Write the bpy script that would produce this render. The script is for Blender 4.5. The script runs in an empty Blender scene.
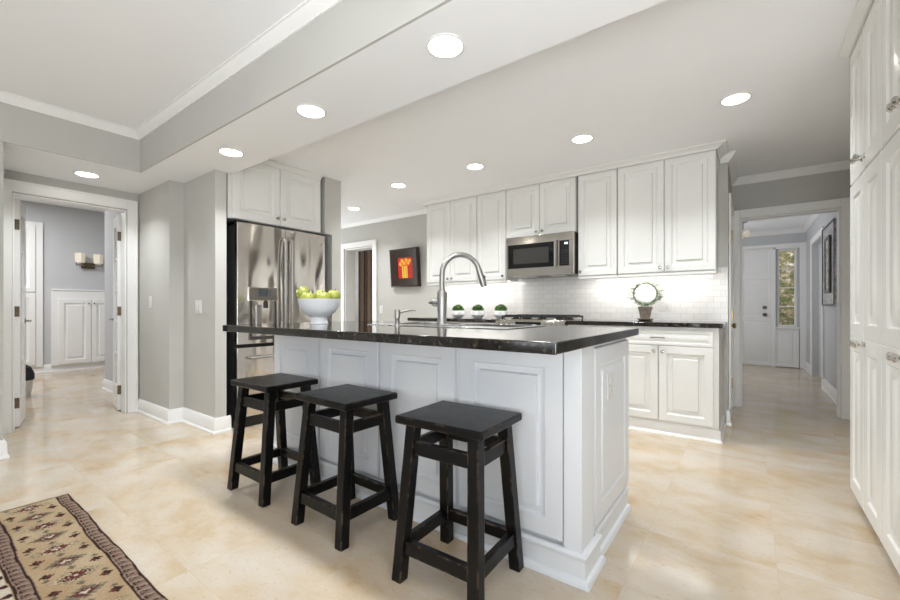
import bpy, bmesh, math, random
from mathutils import Matrix, Vector
import numpy as np
random.seed(7)
PI = math.pi
S = bpy.context.scene
COL = S.collection

# ------------------------------------------------------------------ camera
CAM_H = 1.05
cd = bpy.data.cameras.new('camera')
cd.sensor_fit = 'HORIZONTAL'; cd.sensor_width = 36.0
cd.lens = 407.05 / 900 * 36.0
cd.shift_y = 8.1 / 900
cd.clip_start = 0.05
cam = bpy.data.objects.new('camera', cd); COL.objects.link(cam)
cam.location = (0, 0, CAM_H)
cam.rotation_euler = (PI / 2, 0, 0.63474)
S.camera = cam

# ------------------------------------------------------------------ world, window and fill light, exposure
W = bpy.data.worlds.new('sky'); S.world = W; W.use_nodes = True
bg = W.node_tree.nodes['Background']
bg.inputs[0].default_value = (0.86, 0.93, 1.0, 1); bg.inputs[1].default_value = 2.6
S.view_settings.view_transform = 'Standard'; S.view_settings.look = 'None'
S.view_settings.gamma = 1.0; S.view_settings.exposure = 0.28
S.view_settings.use_curve_mapping = False

def area(name, loc, rot, sx, sy, power, color=(1, 1, 1), shape='RECTANGLE', spread=PI):
    l = bpy.data.lights.new(name, 'AREA'); l.shape = shape; l.size = sx; l.size_y = sy
    l.energy = power; l.color = color; l.spread = spread
    o = bpy.data.objects.new(name, l); COL.objects.link(o); o.location = loc; o.rotation_euler = rot
    return o
# daylight entering by the windows of the room behind the camera
DAY = (0.94, 0.97, 1.0)
area('window_light', (-2.6, -4.05, 1.35), (PI/2, 0, 0), 1.7, 1.9, 5, DAY)
area('window_light', (0.6, -4.05, 1.35), (PI/2, 0, 0), 1.7, 1.9, 5, DAY)
area('window_light', (3.15, -1.2, 1.35), (PI/2, 0, PI/2), 1.9, 1.9, 20, DAY)
# added fill lamp beside the camera, aimed up to brighten the ceiling
area('bounce_fill', (0.4, -1.0, 0.95), (math.radians(180-20), 0, 0), 1.3, 1.3, 76, (0.91, 0.955, 1.0))
# added fill at the passage end brightens the kitchen; no window is built
area('window_light', (-6.0, 3.68, 1.35), (PI/2, 0, -PI/2), 1.2, 1.8, 17, (0.92, 0.96, 1.0))
# added fill lamps for the rooms beyond, standing in for unseen sources
area('room_fill', (-7.9, 0.5, 2.72), (0, 0, 0), 1.0, 1.0, 48, (0.96, 0.98, 1.0))
area('window_light', (-1.05, 7.6, 1.5), (PI/2, 0, -PI/2), 1.4, 1.5, 15, (0.95, 0.97, 1.0))
area('window_light', (-6.8, 5.1, 1.5), (PI/2, 0, -PI/2), 0.8, 1.4, 9, (0.95, 0.97, 1.0))

# ------------------------------------------------------------------ materials
def nt(name):
    m = bpy.data.materials.new(name); m.use_nodes = True
    n = m.node_tree.nodes; return m, n, m.node_tree.links, n['Principled BSDF']
def srgb(r, g, b):
    f = lambda c: (c/255/12.92) if c/255 <= .04045 else ((c/255+.055)/1.055)**2.4
    return (f(r), f(g), f(b), 1)
def mat(name, rgb, rough=.5, metal=0, noise=0.0, nscale=6, bump=0.0, bscale=40, coat=0, spec=.5, emit=None, estr=0):
    m, n, L, P = nt(name)
    c = srgb(*rgb)
    P.inputs['Roughness'].default_value = rough; P.inputs['Metallic'].default_value = metal
    P.inputs['Base Color'].default_value = c; P.inputs['Coat Weight'].default_value = coat
    P.inputs['Specular IOR Level'].default_value = spec
    tc = n.new('ShaderNodeTexCoord')
    if noise:
        t = n.new('ShaderNodeTexNoise'); t.inputs['Scale'].default_value = nscale; t.inputs['Detail'].default_value = 5
        r = n.new('ShaderNodeMapRange'); r.inputs[1].default_value = .3; r.inputs[2].default_value = .7
        mx = n.new('ShaderNodeMix'); mx.data_type = 'RGBA'
        mx.inputs[6].default_value = tuple(max(0, x*(1-noise)) for x in c[:3])+(1,)
        mx.inputs[7].default_value = tuple(min(1, x*(1+noise)) for x in c[:3])+(1,)
        L.new(tc.outputs['Object'], t.inputs['Vector']); L.new(t.outputs[0], r.inputs[0])
        L.new(r.outputs[0], mx.inputs[0]); L.new(mx.outputs[2], P.inputs['Base Color'])
    if bump:
        t = n.new('ShaderNodeTexNoise'); t.inputs['Scale'].default_value = bscale; t.inputs['Detail'].default_value = 3
        b = n.new('ShaderNodeBump'); b.inputs['Strength'].default_value = bump; b.inputs['Distance'].default_value = .01
        L.new(tc.outputs['Object'], t.inputs['Vector']); L.new(t.outputs[0], b.inputs['Height']); L.new(b.outputs[0], P.inputs['Normal'])
    if emit:
        P.inputs['Emission Color'].default_value = srgb(*emit); P.inputs['Emission Strength'].default_value = estr
    return m

M = {}
M['greige'] = mat('greige_paint', (195, 193, 187), .75, noise=.02, nscale=3, bump=.02, bscale=300)
M['blue_grey'] = mat('cool_grey_paint', (200, 201, 203), .75, noise=.02, nscale=3)
M['ceil'] = mat('ceiling_paint', (249, 250, 252), .85, noise=.01, nscale=2)
M['trim'] = mat('white_trim', (243, 242, 240), .35, noise=.01)
M['cab'] = mat('white_cabinet', (232, 231, 227), .32, noise=.012, nscale=3)
M['isl'] = mat('island_white', (228, 230, 233), .38, noise=.012, nscale=3)
M['pantry'] = mat('pantry_white', (240, 239, 235), .22, noise=.01, nscale=3)
M['nickel'] = mat('brushed_nickel', (160, 157, 153), .36, 1.0, noise=.06, nscale=30)
M['steel_sink'] = mat('sink_steel', (190, 190, 190), .25, 1.0, noise=.05, nscale=20)
M['black'] = mat('black_plastic', (14, 14, 15), .35, noise=.2)
M['blackglass'] = mat('black_glass', (10, 10, 12), .06, noise=.1)
M['screen_dark'] = mat('screen_dark', (58, 56, 54), .12, noise=.05)
M['castiron'] = mat('cast_iron', (30, 29, 28), .55, noise=.2, nscale=40)
M['bronze'] = mat('bronze', (112, 100, 84), .4, .9, noise=.15, nscale=25)
M['brass'] = mat('brass', (190, 160, 100), .25, 1.0, noise=.1)
M['ceramic'] = mat('white_ceramic', (236, 237, 240), .25, noise=.01)
M['pot_white'] = mat('white_pot', (232, 232, 230), .5, noise=.03)
M['slot_grey'] = mat('slot_grey', (150, 148, 145), .5, noise=.02)
M['knob_nickel'] = mat('polished_nickel', (196, 192, 187), .2, 1.0, noise=.04, nscale=30)
M['plate'] = mat('white_plate', (222, 220, 216), .3, noise=.01)
M['leaf'] = mat('leaf_green', (88, 126, 58), .55, noise=.35, nscale=30)
M['leaf_pale'] = mat('pale_leaf', (150, 163, 138), .6, noise=.25, nscale=30)
M['vine'] = mat('vine_stem', (92, 96, 70), .8, noise=.2)
M['apple'] = mat('apple_skin', (144, 148, 62), .35, noise=.16, nscale=9)
M['stem'] = mat('apple_stem', (84, 62, 36), .8, noise=.2)
M['darkwood'] = mat('dark_frame_wood', (44, 27, 20), .32, noise=.2, nscale=18)
M['hall_art'] = mat('pewter_relief', (186, 184, 183), .4, .3, noise=.45, nscale=22, bump=.8, bscale=35)
M['pewter'] = mat('dark_pewter', (104, 102, 101), .4, .7, noise=.3, nscale=40)
M['mirror'] = mat('mirror', (225, 228, 230), .08, 1.0, noise=.02, bump=.4, bscale=14)
M['bin_dark'] = mat('charcoal_fabric', (44, 46, 52), .9, noise=.2, nscale=60)
M['bin_white'] = mat('woven_white', (214, 210, 202), .8, noise=.08, nscale=60, bump=.3, bscale=80)
M['shade'] = mat('frosted_glass', (232, 224, 208), .4, noise=.05, emit=(255, 240, 215), estr=.12)
M['lens'] = mat('lit_lens', (255, 252, 246), .5, noise=.01, emit=(255, 250, 242), estr=6.0)
M['ledbar'] = mat('light_bar', (255, 250, 240), .5, noise=.01, emit=(255, 246, 232), estr=4.0)
M['display'] = mat('lit_display', (205, 225, 235), .4, noise=.01, emit=(215, 235, 245), estr=1.2)
M['lcd'] = mat('grey_lcd', (70, 74, 80), .2, noise=.1)
M['steel_dark'] = mat('dark_steel', (92, 88, 84), .3, .9, noise=.1)
M['grey_gap'] = mat('grey_case', (40, 39, 38), .5, noise=.1)
M['soil'] = mat('soil', (60, 46, 36), .9, noise=.3, nscale=40)
M['terracotta'] = mat('aged_pot', (128, 116, 104), .75, noise=.22, nscale=25)
M['red_canvas'] = mat('red_paint', (188, 32, 16), .6, noise=.22, nscale=40)
M['orange_paint'] = mat('orange_paint', (240, 128, 16), .55, noise=.2, nscale=60)
M['yellow_paint'] = mat('yellow_paint', (250, 196, 60), .55, noise=.15, nscale=60)
M['bark'] = mat('bark', (92, 80, 66), .9, noise=.3)

def stainless(name, tint=(196, 190, 184), wav=.25, scale=2.2, stretch=1):
    m, n, L, P = nt(name)
    P.inputs['Metallic'].default_value = 1; P.inputs['Roughness'].default_value = .2
    P.inputs['Base Color'].default_value = srgb(*tint)
    tc = n.new('ShaderNodeTexCoord')
    mp = n.new('ShaderNodeMapping'); mp.inputs['Scale'].default_value = (1, 1, 70)
    t = n.new('ShaderNodeTexNoise'); t.inputs['Scale'].default_value = 12; t.inputs['Detail'].default_value = 4
    L.new(tc.outputs['Object'], mp.inputs[0]); L.new(mp.outputs[0], t.inputs['Vector'])
    r = n.new('ShaderNodeMapRange'); r.inputs[3].default_value = .09; r.inputs[4].default_value = .17
    L.new(t.outputs[0], r.inputs[0]); L.new(r.outputs[0], P.inputs['Roughness'])
    t2 = n.new('ShaderNodeTexNoise'); t2.inputs['Scale'].default_value = scale; t2.inputs['Detail'].default_value = 1
    m2 = n.new('ShaderNodeMapping'); m2.inputs['Scale'].default_value = (1, 1, stretch)
    L.new(tc.outputs['Object'], m2.inputs[0]); L.new(m2.outputs[0], t2.inputs['Vector'])
    b = n.new('ShaderNodeBump'); b.inputs['Strength'].default_value = wav; b.inputs['Distance'].default_value = .08
    L.new(t2.outputs[0], b.inputs['Height']); L.new(b.outputs[0], P.inputs['Normal'])
    return m
M['fridge'] = stainless('fridge_stainless', tint=(212, 206, 200), wav=.6, scale=4.2, stretch=.3)
M['steel'] = stainless('appliance_stainless', (205, 200, 194), wav=.05)

def granite():
    m, n, L, P = nt('dark_granite')
    tc = n.new('ShaderNodeTexCoord')
    t = n.new('ShaderNodeTexNoise'); t.inputs['Scale'].default_value = 55; t.inputs['Detail'].default_value = 6
    cr = n.new('ShaderNodeValToRGB'); e = cr.color_ramp.elements
    e[0].position = .38; e[0].color = srgb(12, 11, 11); e[1].position = .74; e[1].color = srgb(92, 78, 62)
    k = e.new(.55); k.color = srgb(26, 22, 20)
    L.new(tc.outputs['Object'], t.inputs['Vector']); L.new(t.outputs[0], cr.inputs[0]); L.new(cr.outputs[0], P.inputs['Base Color'])
    P.inputs['Roughness'].default_value = .07; P.inputs['IOR'].default_value = 1.66
    P.inputs['Coat Weight'].default_value = 0; P.inputs['Coat Roughness'].default_value = .04
    return m
M['granite'] = granite()

def travertine():
    m, n, L, P = nt('travertine_tile')
    tc = n.new('ShaderNodeTexCoord')
    mp = n.new('ShaderNodeMapping'); mp.inputs['Location'].default_value = (-.089+.474*40, -2.10+.47*40, 0)
    L.new(tc.outputs['Object'], mp.inputs[0])
    br = n.new('ShaderNodeTexBrick'); br.offset = 0; br.squash = 1
    br.inputs['Scale'].default_value = 1; br.inputs['Brick Width'].default_value = .474; br.inputs['Row Height'].default_value = .47
    br.inputs['Mortar Size'].default_value = .0014; br.inputs['Mortar Smooth'].default_value = .3
    br.inputs['Color1'].default_value = (0, 0, 0, 1); br.inputs['Color2'].default_value = (1, 1, 1, 1); br.inputs['Mortar'].default_value = (.5, .5, .5, 1)
    L.new(mp.outputs[0], br.inputs['Vector'])
    # per tile offset of the veining
    ad = n.new('ShaderNodeVectorMath'); ad.operation = 'MULTIPLY_ADD'
    ad.inputs[1].default_value = (.5, .4, 0); L.new(br.outputs['Color'], ad.inputs[0]); L.new(tc.outputs['Object'], ad.inputs[2])
    mp2 = n.new('ShaderNodeMapping'); mp2.inputs['Scale'].default_value = (1.7, 2.6, 1); mp2.inputs['Rotation'].default_value = (0, 0, .25)
    L.new(ad.outputs[0], mp2.inputs[0])
    t = n.new('ShaderNodeTexNoise'); t.inputs['Scale'].default_value = 1.5; t.inputs['Detail'].default_value = 7; t.inputs['Roughness'].default_value = .58
    t.inputs['Distortion'].default_value = .15
    L.new(mp2.outputs[0], t.inputs['Vector'])
    cr = n.new('ShaderNodeValToRGB'); e = cr.color_ramp.elements
    e[0].position = .27; e[0].color = srgb(176, 146, 112); e[1].position = .74; e[1].color = srgb(208, 198, 186)
    k = e.new(.38); k.color = srgb(194, 172, 142); k = e.new(.55); k.color = srgb(201, 187, 168)
    L.new(t.outputs[0], cr.inputs[0])
    t3 = n.new('ShaderNodeTexNoise'); t3.inputs['Scale'].default_value = 26; t3.inputs['Detail'].default_value = 4
    L.new(mp2.outputs[0], t3.inputs['Vector'])
    r3 = n.new('ShaderNodeMapRange'); r3.inputs[1].default_value = .25; r3.inputs[2].default_value = .42; r3.inputs[3].default_value = .35; r3.inputs[4].default_value = 0
    L.new(t3.outputs[0], r3.inputs[0])
    mx = n.new('ShaderNodeMix'); mx.data_type = 'RGBA'; mx.inputs[7].default_value = srgb(160, 132, 100)
    L.new(r3.outputs[0], mx.inputs[0]); L.new(cr.outputs[0], mx.inputs[6])
    mg = n.new('ShaderNodeMix'); mg.data_type = 'RGBA'; mg.inputs[7].default_value = srgb(194, 177, 155)
    L.new(br.outputs['Fac'], mg.inputs[0]); L.new(mx.outputs[2], mg.inputs[6]); L.new(mg.outputs[2], P.inputs['Base Color'])
    rr = n.new('ShaderNodeMapRange'); rr.inputs[3].default_value = .09; rr.inputs[4].default_value = .17
    L.new(t.outputs[0], rr.inputs[0]); L.new(rr.outputs[0], P.inputs['Roughness'])
    b = n.new('ShaderNodeBump'); b.inputs['Strength'].default_value = .15; b.inputs['Distance'].default_value = .002; b.invert = True
    L.new(br.outputs['Fac'], b.inputs['Height']); L.new(b.outputs[0], P.inputs['Normal'])
    return m
M['floor'] = travertine()

def subway():
    m, n, L, P = nt('white_subway_tile')
    tc = n.new('ShaderNodeTexCoord'); mp = n.new('ShaderNodeMapping'); mp.inputs['Rotation'].default_value = (PI/2, 0, 0)
    L.new(tc.outputs['Object'], mp.inputs[0])
    br = n.new('ShaderNodeTexBrick'); br.offset = .5
    br.inputs['Scale'].default_value = 1; br.inputs['Brick Width'].default_value = .106; br.inputs['Row Height'].default_value = .0525
    br.inputs['Mortar Size'].default_value = .0018; br.inputs['Mortar Smooth'].default_value = .2
    br.inputs['Color1'].default_value = srgb(236, 234, 231); br.inputs['Color2'].default_value = srgb(228, 226, 223); br.inputs['Mortar'].default_value = srgb(208, 205, 201)
    L.new(mp.outputs[0], br.inputs['Vector']); L.new(br.outputs['Color'], P.inputs['Base Color'])
    P.inputs['Roughness'].default_value = .15
    b = n.new('ShaderNodeBump'); b.invert = True; b.inputs['Strength'].default_value = .3; b.inputs['Distance'].default_value = .003
    L.new(br.outputs['Fac'], b.inputs['Height']); L.new(b.outputs[0], P.inputs['Normal'])
    return m
M['subway'] = subway()

def black_stool():
    m, n, L, P = nt('worn_black_paint')
    tc = n.new('ShaderNodeTexCoord'); g = n.new('ShaderNodeNewGeometry')
    bv = n.new('ShaderNodeBevel'); bv.samples = 6; bv.inputs['Radius'].default_value = .011
    dt = n.new('ShaderNodeVectorMath'); dt.operation = 'DOT_PRODUCT'
    L.new(bv.outputs[0], dt.inputs[0]); L.new(g.outputs['True Normal'], dt.inputs[1])
    pr = n.new('ShaderNodeMapRange'); pr.inputs[1].default_value = .985; pr.inputs[2].default_value = .88
    L.new(dt.outputs['Value'], pr.inputs[0])
    t = n.new('ShaderNodeTexNoise'); t.inputs['Scale'].default_value = 16; t.inputs['Detail'].default_value = 8; t.inputs['Roughness'].default_value = .7
    L.new(tc.outputs['Object'], t.inputs['Vector'])
    nr = n.new('ShaderNodeMapRange'); nr.inputs[1].default_value = .50; nr.inputs[2].default_value = .58
    L.new(t.outputs[0], nr.inputs[0])
    mu = n.new('ShaderNodeMath'); mu.operation = 'MULTIPLY'; L.new(pr.outputs[0], mu.inputs[0]); L.new(nr.outputs[0], mu.inputs[1])
    mx = n.new('ShaderNodeMix'); mx.data_type = 'RGBA'; mx.inputs[6].default_value = srgb(10, 9, 9); mx.inputs[7].default_value = srgb(150, 124, 104)
    L.new(mu.outputs[0], mx.inputs[0]); L.new(mx.outputs[2], P.inputs['Base Color'])
    r = n.new('ShaderNodeMapRange'); P.inputs['Specular IOR Level'].default_value = .24
    r.inputs[3].default_value = .22; r.inputs[4].default_value = .42
    L.new(t.outputs[0], r.inputs[0]); L.new(r.outputs[0], P.inputs['Roughness'])
    return m
M['stool'] = black_stool()

def curtain_mat():
    m, n, L, P = nt('striped_curtain')
    tc = n.new('ShaderNodeTexCoord'); w = n.new('ShaderNodeTexWave'); w.inputs['Scale'].default_value = 9; w.inputs['Distortion'].default_value = .6
    L.new(tc.outputs['Object'], w.inputs['Vector'])
    cr = n.new('ShaderNodeValToRGB'); e = cr.color_ramp.elements
    e[0].color = srgb(96, 82, 74); e[1].color = srgb(200, 176, 150); k = e.new(.5); k.color = srgb(138, 122, 114)
    L.new(w.outputs[0], cr.inputs[0]); L.new(cr.outputs[0], P.inputs['Base Color']); P.inputs['Roughness'].default_value = .7
    return m
M['curtain'] = curtain_mat()

def foliage_mat():
    m, n, L, P = nt('garden_foliage')
    tc = n.new('ShaderNodeTexCoord'); t = n.new('ShaderNodeTexNoise'); t.inputs['Scale'].default_value = 9; t.inputs['Detail'].default_value = 4
    L.new(tc.outputs['Object'], t.inputs['Vector'])
    cr = n.new('ShaderNodeValToRGB'); e = cr.color_ramp.elements
    e[0].position = .3; e[0].color = srgb(70, 84, 44); e[1].position = .7; e[1].color = srgb(236, 230, 214)
    k = e.new(.42); k.color = srgb(118, 124, 76); k = e.new(.55); k.color = srgb(154, 134, 100)
    L.new(t.outputs[0], cr.inputs[0]); L.new(cr.outputs[0], P.inputs['Base Color']); P.inputs['Roughness'].default_value = .7
    return m
M['foliage'] = foliage_mat()

def glass():
    m, n, L, P = nt('clear_glass')
    P.inputs['Transmission Weight'].default_value = 1; P.inputs['Roughness'].default_value = 0; P.inputs['IOR'].default_value = 1.15
    P.inputs['Base Color'].default_value = (.98, .99, 1, 1)
    return m
M['glass'] = glass()

# ------------------------------------------------------------------ mesh helpers
class MB:
    def __init__(s, X=None): s.bm = bmesh.new(); s.X = X or Matrix.Identity(4)
    def v(s, p): return s.bm.verts.new(s.X @ Vector(p))
    def f(s, vs):
        try: return s.bm.faces.new(vs)
        except ValueError: return None
    def hexa(s, b, t):
        b = [s.v(p) for p in b]; t = [s.v(p) for p in t]
        s.f(b[::-1]); s.f(t)
        for i in range(4): s.f([b[i], b[(i+1) % 4], t[(i+1) % 4], t[i]])
        return s
    def box(s, x0, x1, y0, y1, z0, z1):
        return s.hexa([(x0,y0,z0),(x1,y0,z0),(x1,y1,z0),(x0,y1,z0)], [(x0,y0,z1),(x1,y0,z1),(x1,y1,z1),(x0,y1,z1)])
    def prism(s, poly, z0, z1):                  # poly counter-clockwise in xy
        b = [s.v((x,y,z0)) for x,y in poly]; t = [s.v((x,y,z1)) for x,y in poly]; n = len(poly)
        s.f(b[::-1]); s.f(t)
        for i in range(n): s.f([b[i], b[(i+1)%n], t[(i+1)%n], t[i]])
        return s
    def sweep(s, prof, path, up=Vector((0,0,1))):
        """profile [(out, z)] mitred along a horizontal polyline; out is to the right of travel"""
        path = [Vector(p) for p in path]; rings = []
        for i, p in enumerate(path):
            d0 = (p-path[i-1]).normalized() if i else None
            d1 = (path[i+1]-p).normalized() if i < len(path)-1 else None
            d0 = d0 or d1; d1 = d1 or d0
            n0 = Vector((d0.y,-d0.x,0)); n1 = Vector((d1.y,-d1.x,0)); n = n0+n1; n = n/(1+n0.dot(n1))
            rings.append([s.v((p.x+n.x*o, p.y+n.y*o, p.z+z)) for o,z in prof])
        m = len(prof)
        for a,b in zip(rings, rings[1:]):
            for i in range(m): s.f([a[i], a[(i+1)%m], b[(i+1)%m], b[i]])
        s.f(rings[0][::-1]); s.f(rings[-1])
        return s
    def lathe(s, prof, c=(0,0,0), seg=32, axis='Z'):
        R = {'Z': Matrix.Identity(3), 'Y': Matrix.Rotation(PI/2,3,'X'), 'X': Matrix.Rotation(PI/2,3,'Y'),
             '-Y': Matrix.Rotation(PI/2,3,'X'), '-X': Matrix.Rotation(-PI/2,3,'Y')}[axis]
        c = Vector(c); rings = []
        for r,z in prof:
            if r < 1e-6: rings.append([s.v(c+R@Vector((0,0,z)))])
            else: rings.append([s.v(c+R@Vector((r*math.cos(2*PI*k/seg), r*math.sin(2*PI*k/seg), z))) for k in range(seg)])
        for a,b in zip(rings, rings[1:]):
            for k in range(seg):
                if len(a)==1 and len(b)==1: continue
                if len(a)==1: s.f([a[0], b[k], b[(k+1)%seg]])
                elif len(b)==1: s.f([a[k], a[(k+1)%seg], b[0]])
                else: s.f([a[k], a[(k+1)%seg], b[(k+1)%seg], b[k]])
        if len(rings[0])>1: s.f(rings[0][::-1])
        if len(rings[-1])>1: s.f(rings[-1])
        return s
    def tube(s, pts, rad, seg=12, closed=False):
        pts = [Vector(p) for p in pts]; n = len(pts)
        rad = rad if isinstance(rad,(list,tuple)) else [rad]*n
        rings = []; ref = None
        for i,p in enumerate(pts):
            if closed: d = pts[(i+1)%n]-pts[i-1]
            else: d = pts[min(i+1,n-1)]-pts[max(i-1,0)]
            d.normalize()
            if ref is None: ref = d.orthogonal().normalized()
            ref = (ref - d*ref.dot(d)).normalized(); q = d.cross(ref)
            rings.append([s.v(p+(ref*math.cos(2*PI*k/seg)+q*math.sin(2*PI*k/seg))*rad[i]) for k in range(seg)])
        pr = list(zip(rings, rings[1:])) + ([(rings[-1], rings[0])] if closed else [])
        for a,b in pr:
            for k in range(seg): s.f([a[k], a[(k+1)%seg], b[(k+1)%seg], b[k]])
        if not closed: s.f(rings[0][::-1]); s.f(rings[-1])
        return s
    def panel(s, x0, x1, z0, z1, yb, yf, prof):
        """slab between back yb and front yf (front faces -y) with nested steps (inset, depth)"""
        def ring(i, y): return [s.v((x0+i,y,z0+i)), s.v((x1-i,y,z0+i)), s.v((x1-i,y,z1-i)), s.v((x0+i,y,z1-i))]
        rs = [ring(0,yb)] + [ring(i, yf-d) for i,d in prof]
        s.f(rs[0][::-1])
        for a,b in zip(rs, rs[1:]):
            for k in range(4): s.f([a[k], a[(k+1)%4], b[(k+1)%4], b[k]])
        s.f(rs[-1]); return s
    def sphere(s, c, r, u=16, v=10, sz=1.0):
        return s.lathe([(r*math.sin(PI*k/v), -r*sz*math.cos(PI*k/v)) if 0<k<v else (0, -r*sz*math.cos(PI*k/v)) for k in range(v+1)], c, u)
    def build(s, name, m, parent=None, bevel=0, smooth=True, seg=2, ang=32):
        bmesh.ops.recalc_face_normals(s.bm, faces=s.bm.faces)
        me = bpy.data.meshes.new(name); s.bm.to_mesh(me); s.bm.free()
        me.materials.append(M[m] if isinstance(m,str) else m)
        if smooth:
            me.shade_smooth(); me.set_sharp_from_angle(angle=math.radians(ang))
        o = bpy.data.objects.new(name, me); COL.objects.link(o)
        if parent: o.parent = parent
        if bevel:
            b = o.modifiers.new('bevel','BEVEL'); b.width = bevel; b.segments = seg; b.limit_method = 'ANGLE'; b.angle_limit = math.radians(40)
            b.harden_normals = True
        return o

def tag(o, label, cat, group=None):
    o['label'] = label; o['category'] = cat
    if group: o['group'] = group
    return o
def thing(name, label, cat, loc=(0,0,0), rz=0, group=None):
    o = bpy.data.objects.new(name, None); COL.objects.link(o); o.empty_display_size = .1
    o.location = loc; o.rotation_euler = (0,0,rz)
    return tag(o, label, cat, group)
def struct(o, label=None):
    o['kind'] = 'structure'
    if label: o['label'] = label
    return o
def S_box(name, m, *boxes, bevel=0, label=None):
    b = MB()
    for x in boxes: b.box(*x)
    return struct(b.build(name, m, bevel=bevel), label)
def kids(o): return [c for c in bpy.data.objects if c.parent == o]
def dup(o, parent=None):
    c = o.copy(); COL.objects.link(c)
    if parent: c.parent = parent
    for k in kids(o): dup(k, c)
    return c

# ------------------------------------------------------------------ the setting
KC, SO, TC = 2.43, 2.21, 2.54            # kitchen ceiling, soffit, tray ceiling
S_box('floor', 'floor', (-10.2, 4, -5, 10.2, -.1, 0))
S_box('ceiling', 'ceil', (-10.2, -5.14, -5, 2.75, 2.75, 2.9), (-10.2, -5.14, 2.75, 10.2, KC, 2.9), (-5.14, 4, 1.72, 10.2, KC, 2.6))
S_box('ceiling_soffit', 'ceil', (-5.14, 4, 1.24, 1.72, SO, 2.6), (-5.14, -4.198, .30, 1.24, SO, 2.6))
S_box('ceiling_tray', 'ceil', (-4.198, 4, -5, 1.24, TC, 2.6))
S_box('wall_beam', 'greige', (-4.185, 4, 1.227, 1.24, SO, TC), (-4.198, -4.185, .44, 1.24, SO, TC))
# left wall, alcove with the french doors, piers beside the refrigerator
S_box('wall_left', 'greige', (-5.14, -4.198, .30, .44, 0, SO), (-4.33, -4.185, -5, .44, SO, TC), (-4.33, -4.2, -5, .44, 0, SO))
S_box('wall_alcove', 'greige', (-5.14, -5.02, .44, .575, 0, SO), (-5.14, -5.02, 1.362, 1.463, 0, SO), (-5.14, -5.02, .575, 1.362, 2.03, SO), (-5.14, -5.08, .30, 2.0, SO, 2.75))
S_box('wall_pier_left', 'greige', (-5.14, -4.235, 1.463, 1.60, 0, SO), (-4.235, -3.6, 1.578, 1.668, 0, SO), (-4.235, -3.6, 1.60, 1.668, SO, KC) )
S_box('wall_pier_right', 'greige', (-4.30, -3.585, 2.746, 2.865, 0, KC), (-4.30, -3.585, 2.662, 2.746, 1.83, KC))
S_box('wall_fridge_recess', 'greige', (-4.42, -4.30, 1.60, 2.865, 0, KC))
S_box('wall_passage', 'greige', (-6.2, -4.30, 2.865, 2.95, 0, KC), (-6.2, -6.08, 2.95, 4.42, 0, KC))  # unseen walls round the passage, put in only to block light
# back wall with a doorway
S_box('wall_back', 'greige', (-6.2, -5.43, 4.42, 4.62, 0, KC), (-4.75, -.157, 4.42, 4.54, 0, KC), (-5.43, -4.75, 4.42, 4.62, 2.03, KC))
S_box('wall_backsplash', 'subway', (-3.44, -.157, 4.411, 4.42, .925, 1.42))
S_box('wall_curtain_room', 'greige', (-7, -3.4, 5.7, 5.8, 0, KC), (-3.5, -3.4, 4.54, 5.7, 0, KC), (-7, -6.9, 4.42, 5.7, 0, KC))
# partition and hall
S_box('wall_partition', 'greige', (-.28, -.157, 4.54, 4.60, 0, KC), (-.28, -.157, 5.25, 5.32, 0, KC), (-.28, -.157, 4.60, 5.25, 2.03, KC))
S_box('wall_hall_front', 'greige', (-1.3, -.083, 5.32, 5.44, 0, KC), (.70, 1.2, 5.32, 5.44, 0, KC), (-.083, .70, 5.32, 5.44, 2.005, KC))
S_box('wall_hall_right', 'blue_grey', (.785, .92, 5.44, 7.27, 0, KC), (.785, .92, 8.42, 9.31, 0, KC), (.785, .92, 7.27, 8.42, 2.03, KC))
S_box('wall_hall_left', 'blue_grey', (-1.3, -1.2, 5.44, 9.31, 0, KC))
S_box('wall_hall_end', 'blue_grey', (-1.3, -.62, 9.31, 9.45, 0, KC), (-.62, .92, 9.31, 9.45, 2.16, KC), (.80, .92, 9.31, 9.45, 0, 2.16),
      (.335, .395, 9.33, 9.43, 0, 2.16), (.665, .80, 9.33, 9.43, 0, 2.16), (.395, .665, 9.33, 9.43, 0, .72), (.395, .665, 9.33, 9.43, 2.10, 2.16))
S_box('wall_right', 'greige', (1.06, 1.2, .7, 5.32, 0, KC), (1.2, 3.3, .7, .85, 0, TC))
# room beyond the french doors
S_box('wall_beyond', 'blue_grey', (-9.4, -9.25, -2, 4.6, 0, 2.75))
S_box('wall_beyond_nook', 'blue_grey', (-6.76, -5.14, 1.60, 1.72, 0, 2.75))
S_box('wall_beyond_left', 'blue_grey', (-9.4, -5.14, -1.6, -1.5, 0, 2.75), (-5.14, -5.04, -1.6, .30, 0, 2.75))
S_box('wall_beyond_right', 'blue_grey', (-9.4, -5.14, 2.60, 2.75, 0, 2.75))
# room behind the camera, with window openings
S_box('wall_rear', 'greige', (-4.33, -3.5, -4.3, -4.15, 0, TC), (-1.7, -.3, -4.3, -4.15, 0, TC), (1.5, 3.4, -4.3, -4.15, 0, TC),
      (-3.5, -1.7, -4.3, -4.15, 0, .35), (-.3, 1.5, -4.3, -4.15, 0, .35), (-3.5, -1.7, -4.3, -4.15, 2.35, TC), (-.3, 1.5, -4.3, -4.15, 2.35, TC))
S_box('wall_rear_right', 'greige', (3.25, 3.4, -4.15, -2.2, 0, TC), (3.25, 3.4, -.2, .85, 0, TC), (3.25, 3.4, -2.2, -.2, 0, .35), (3.25, 3.4, -2.2, -.2, 2.35, TC))

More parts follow.
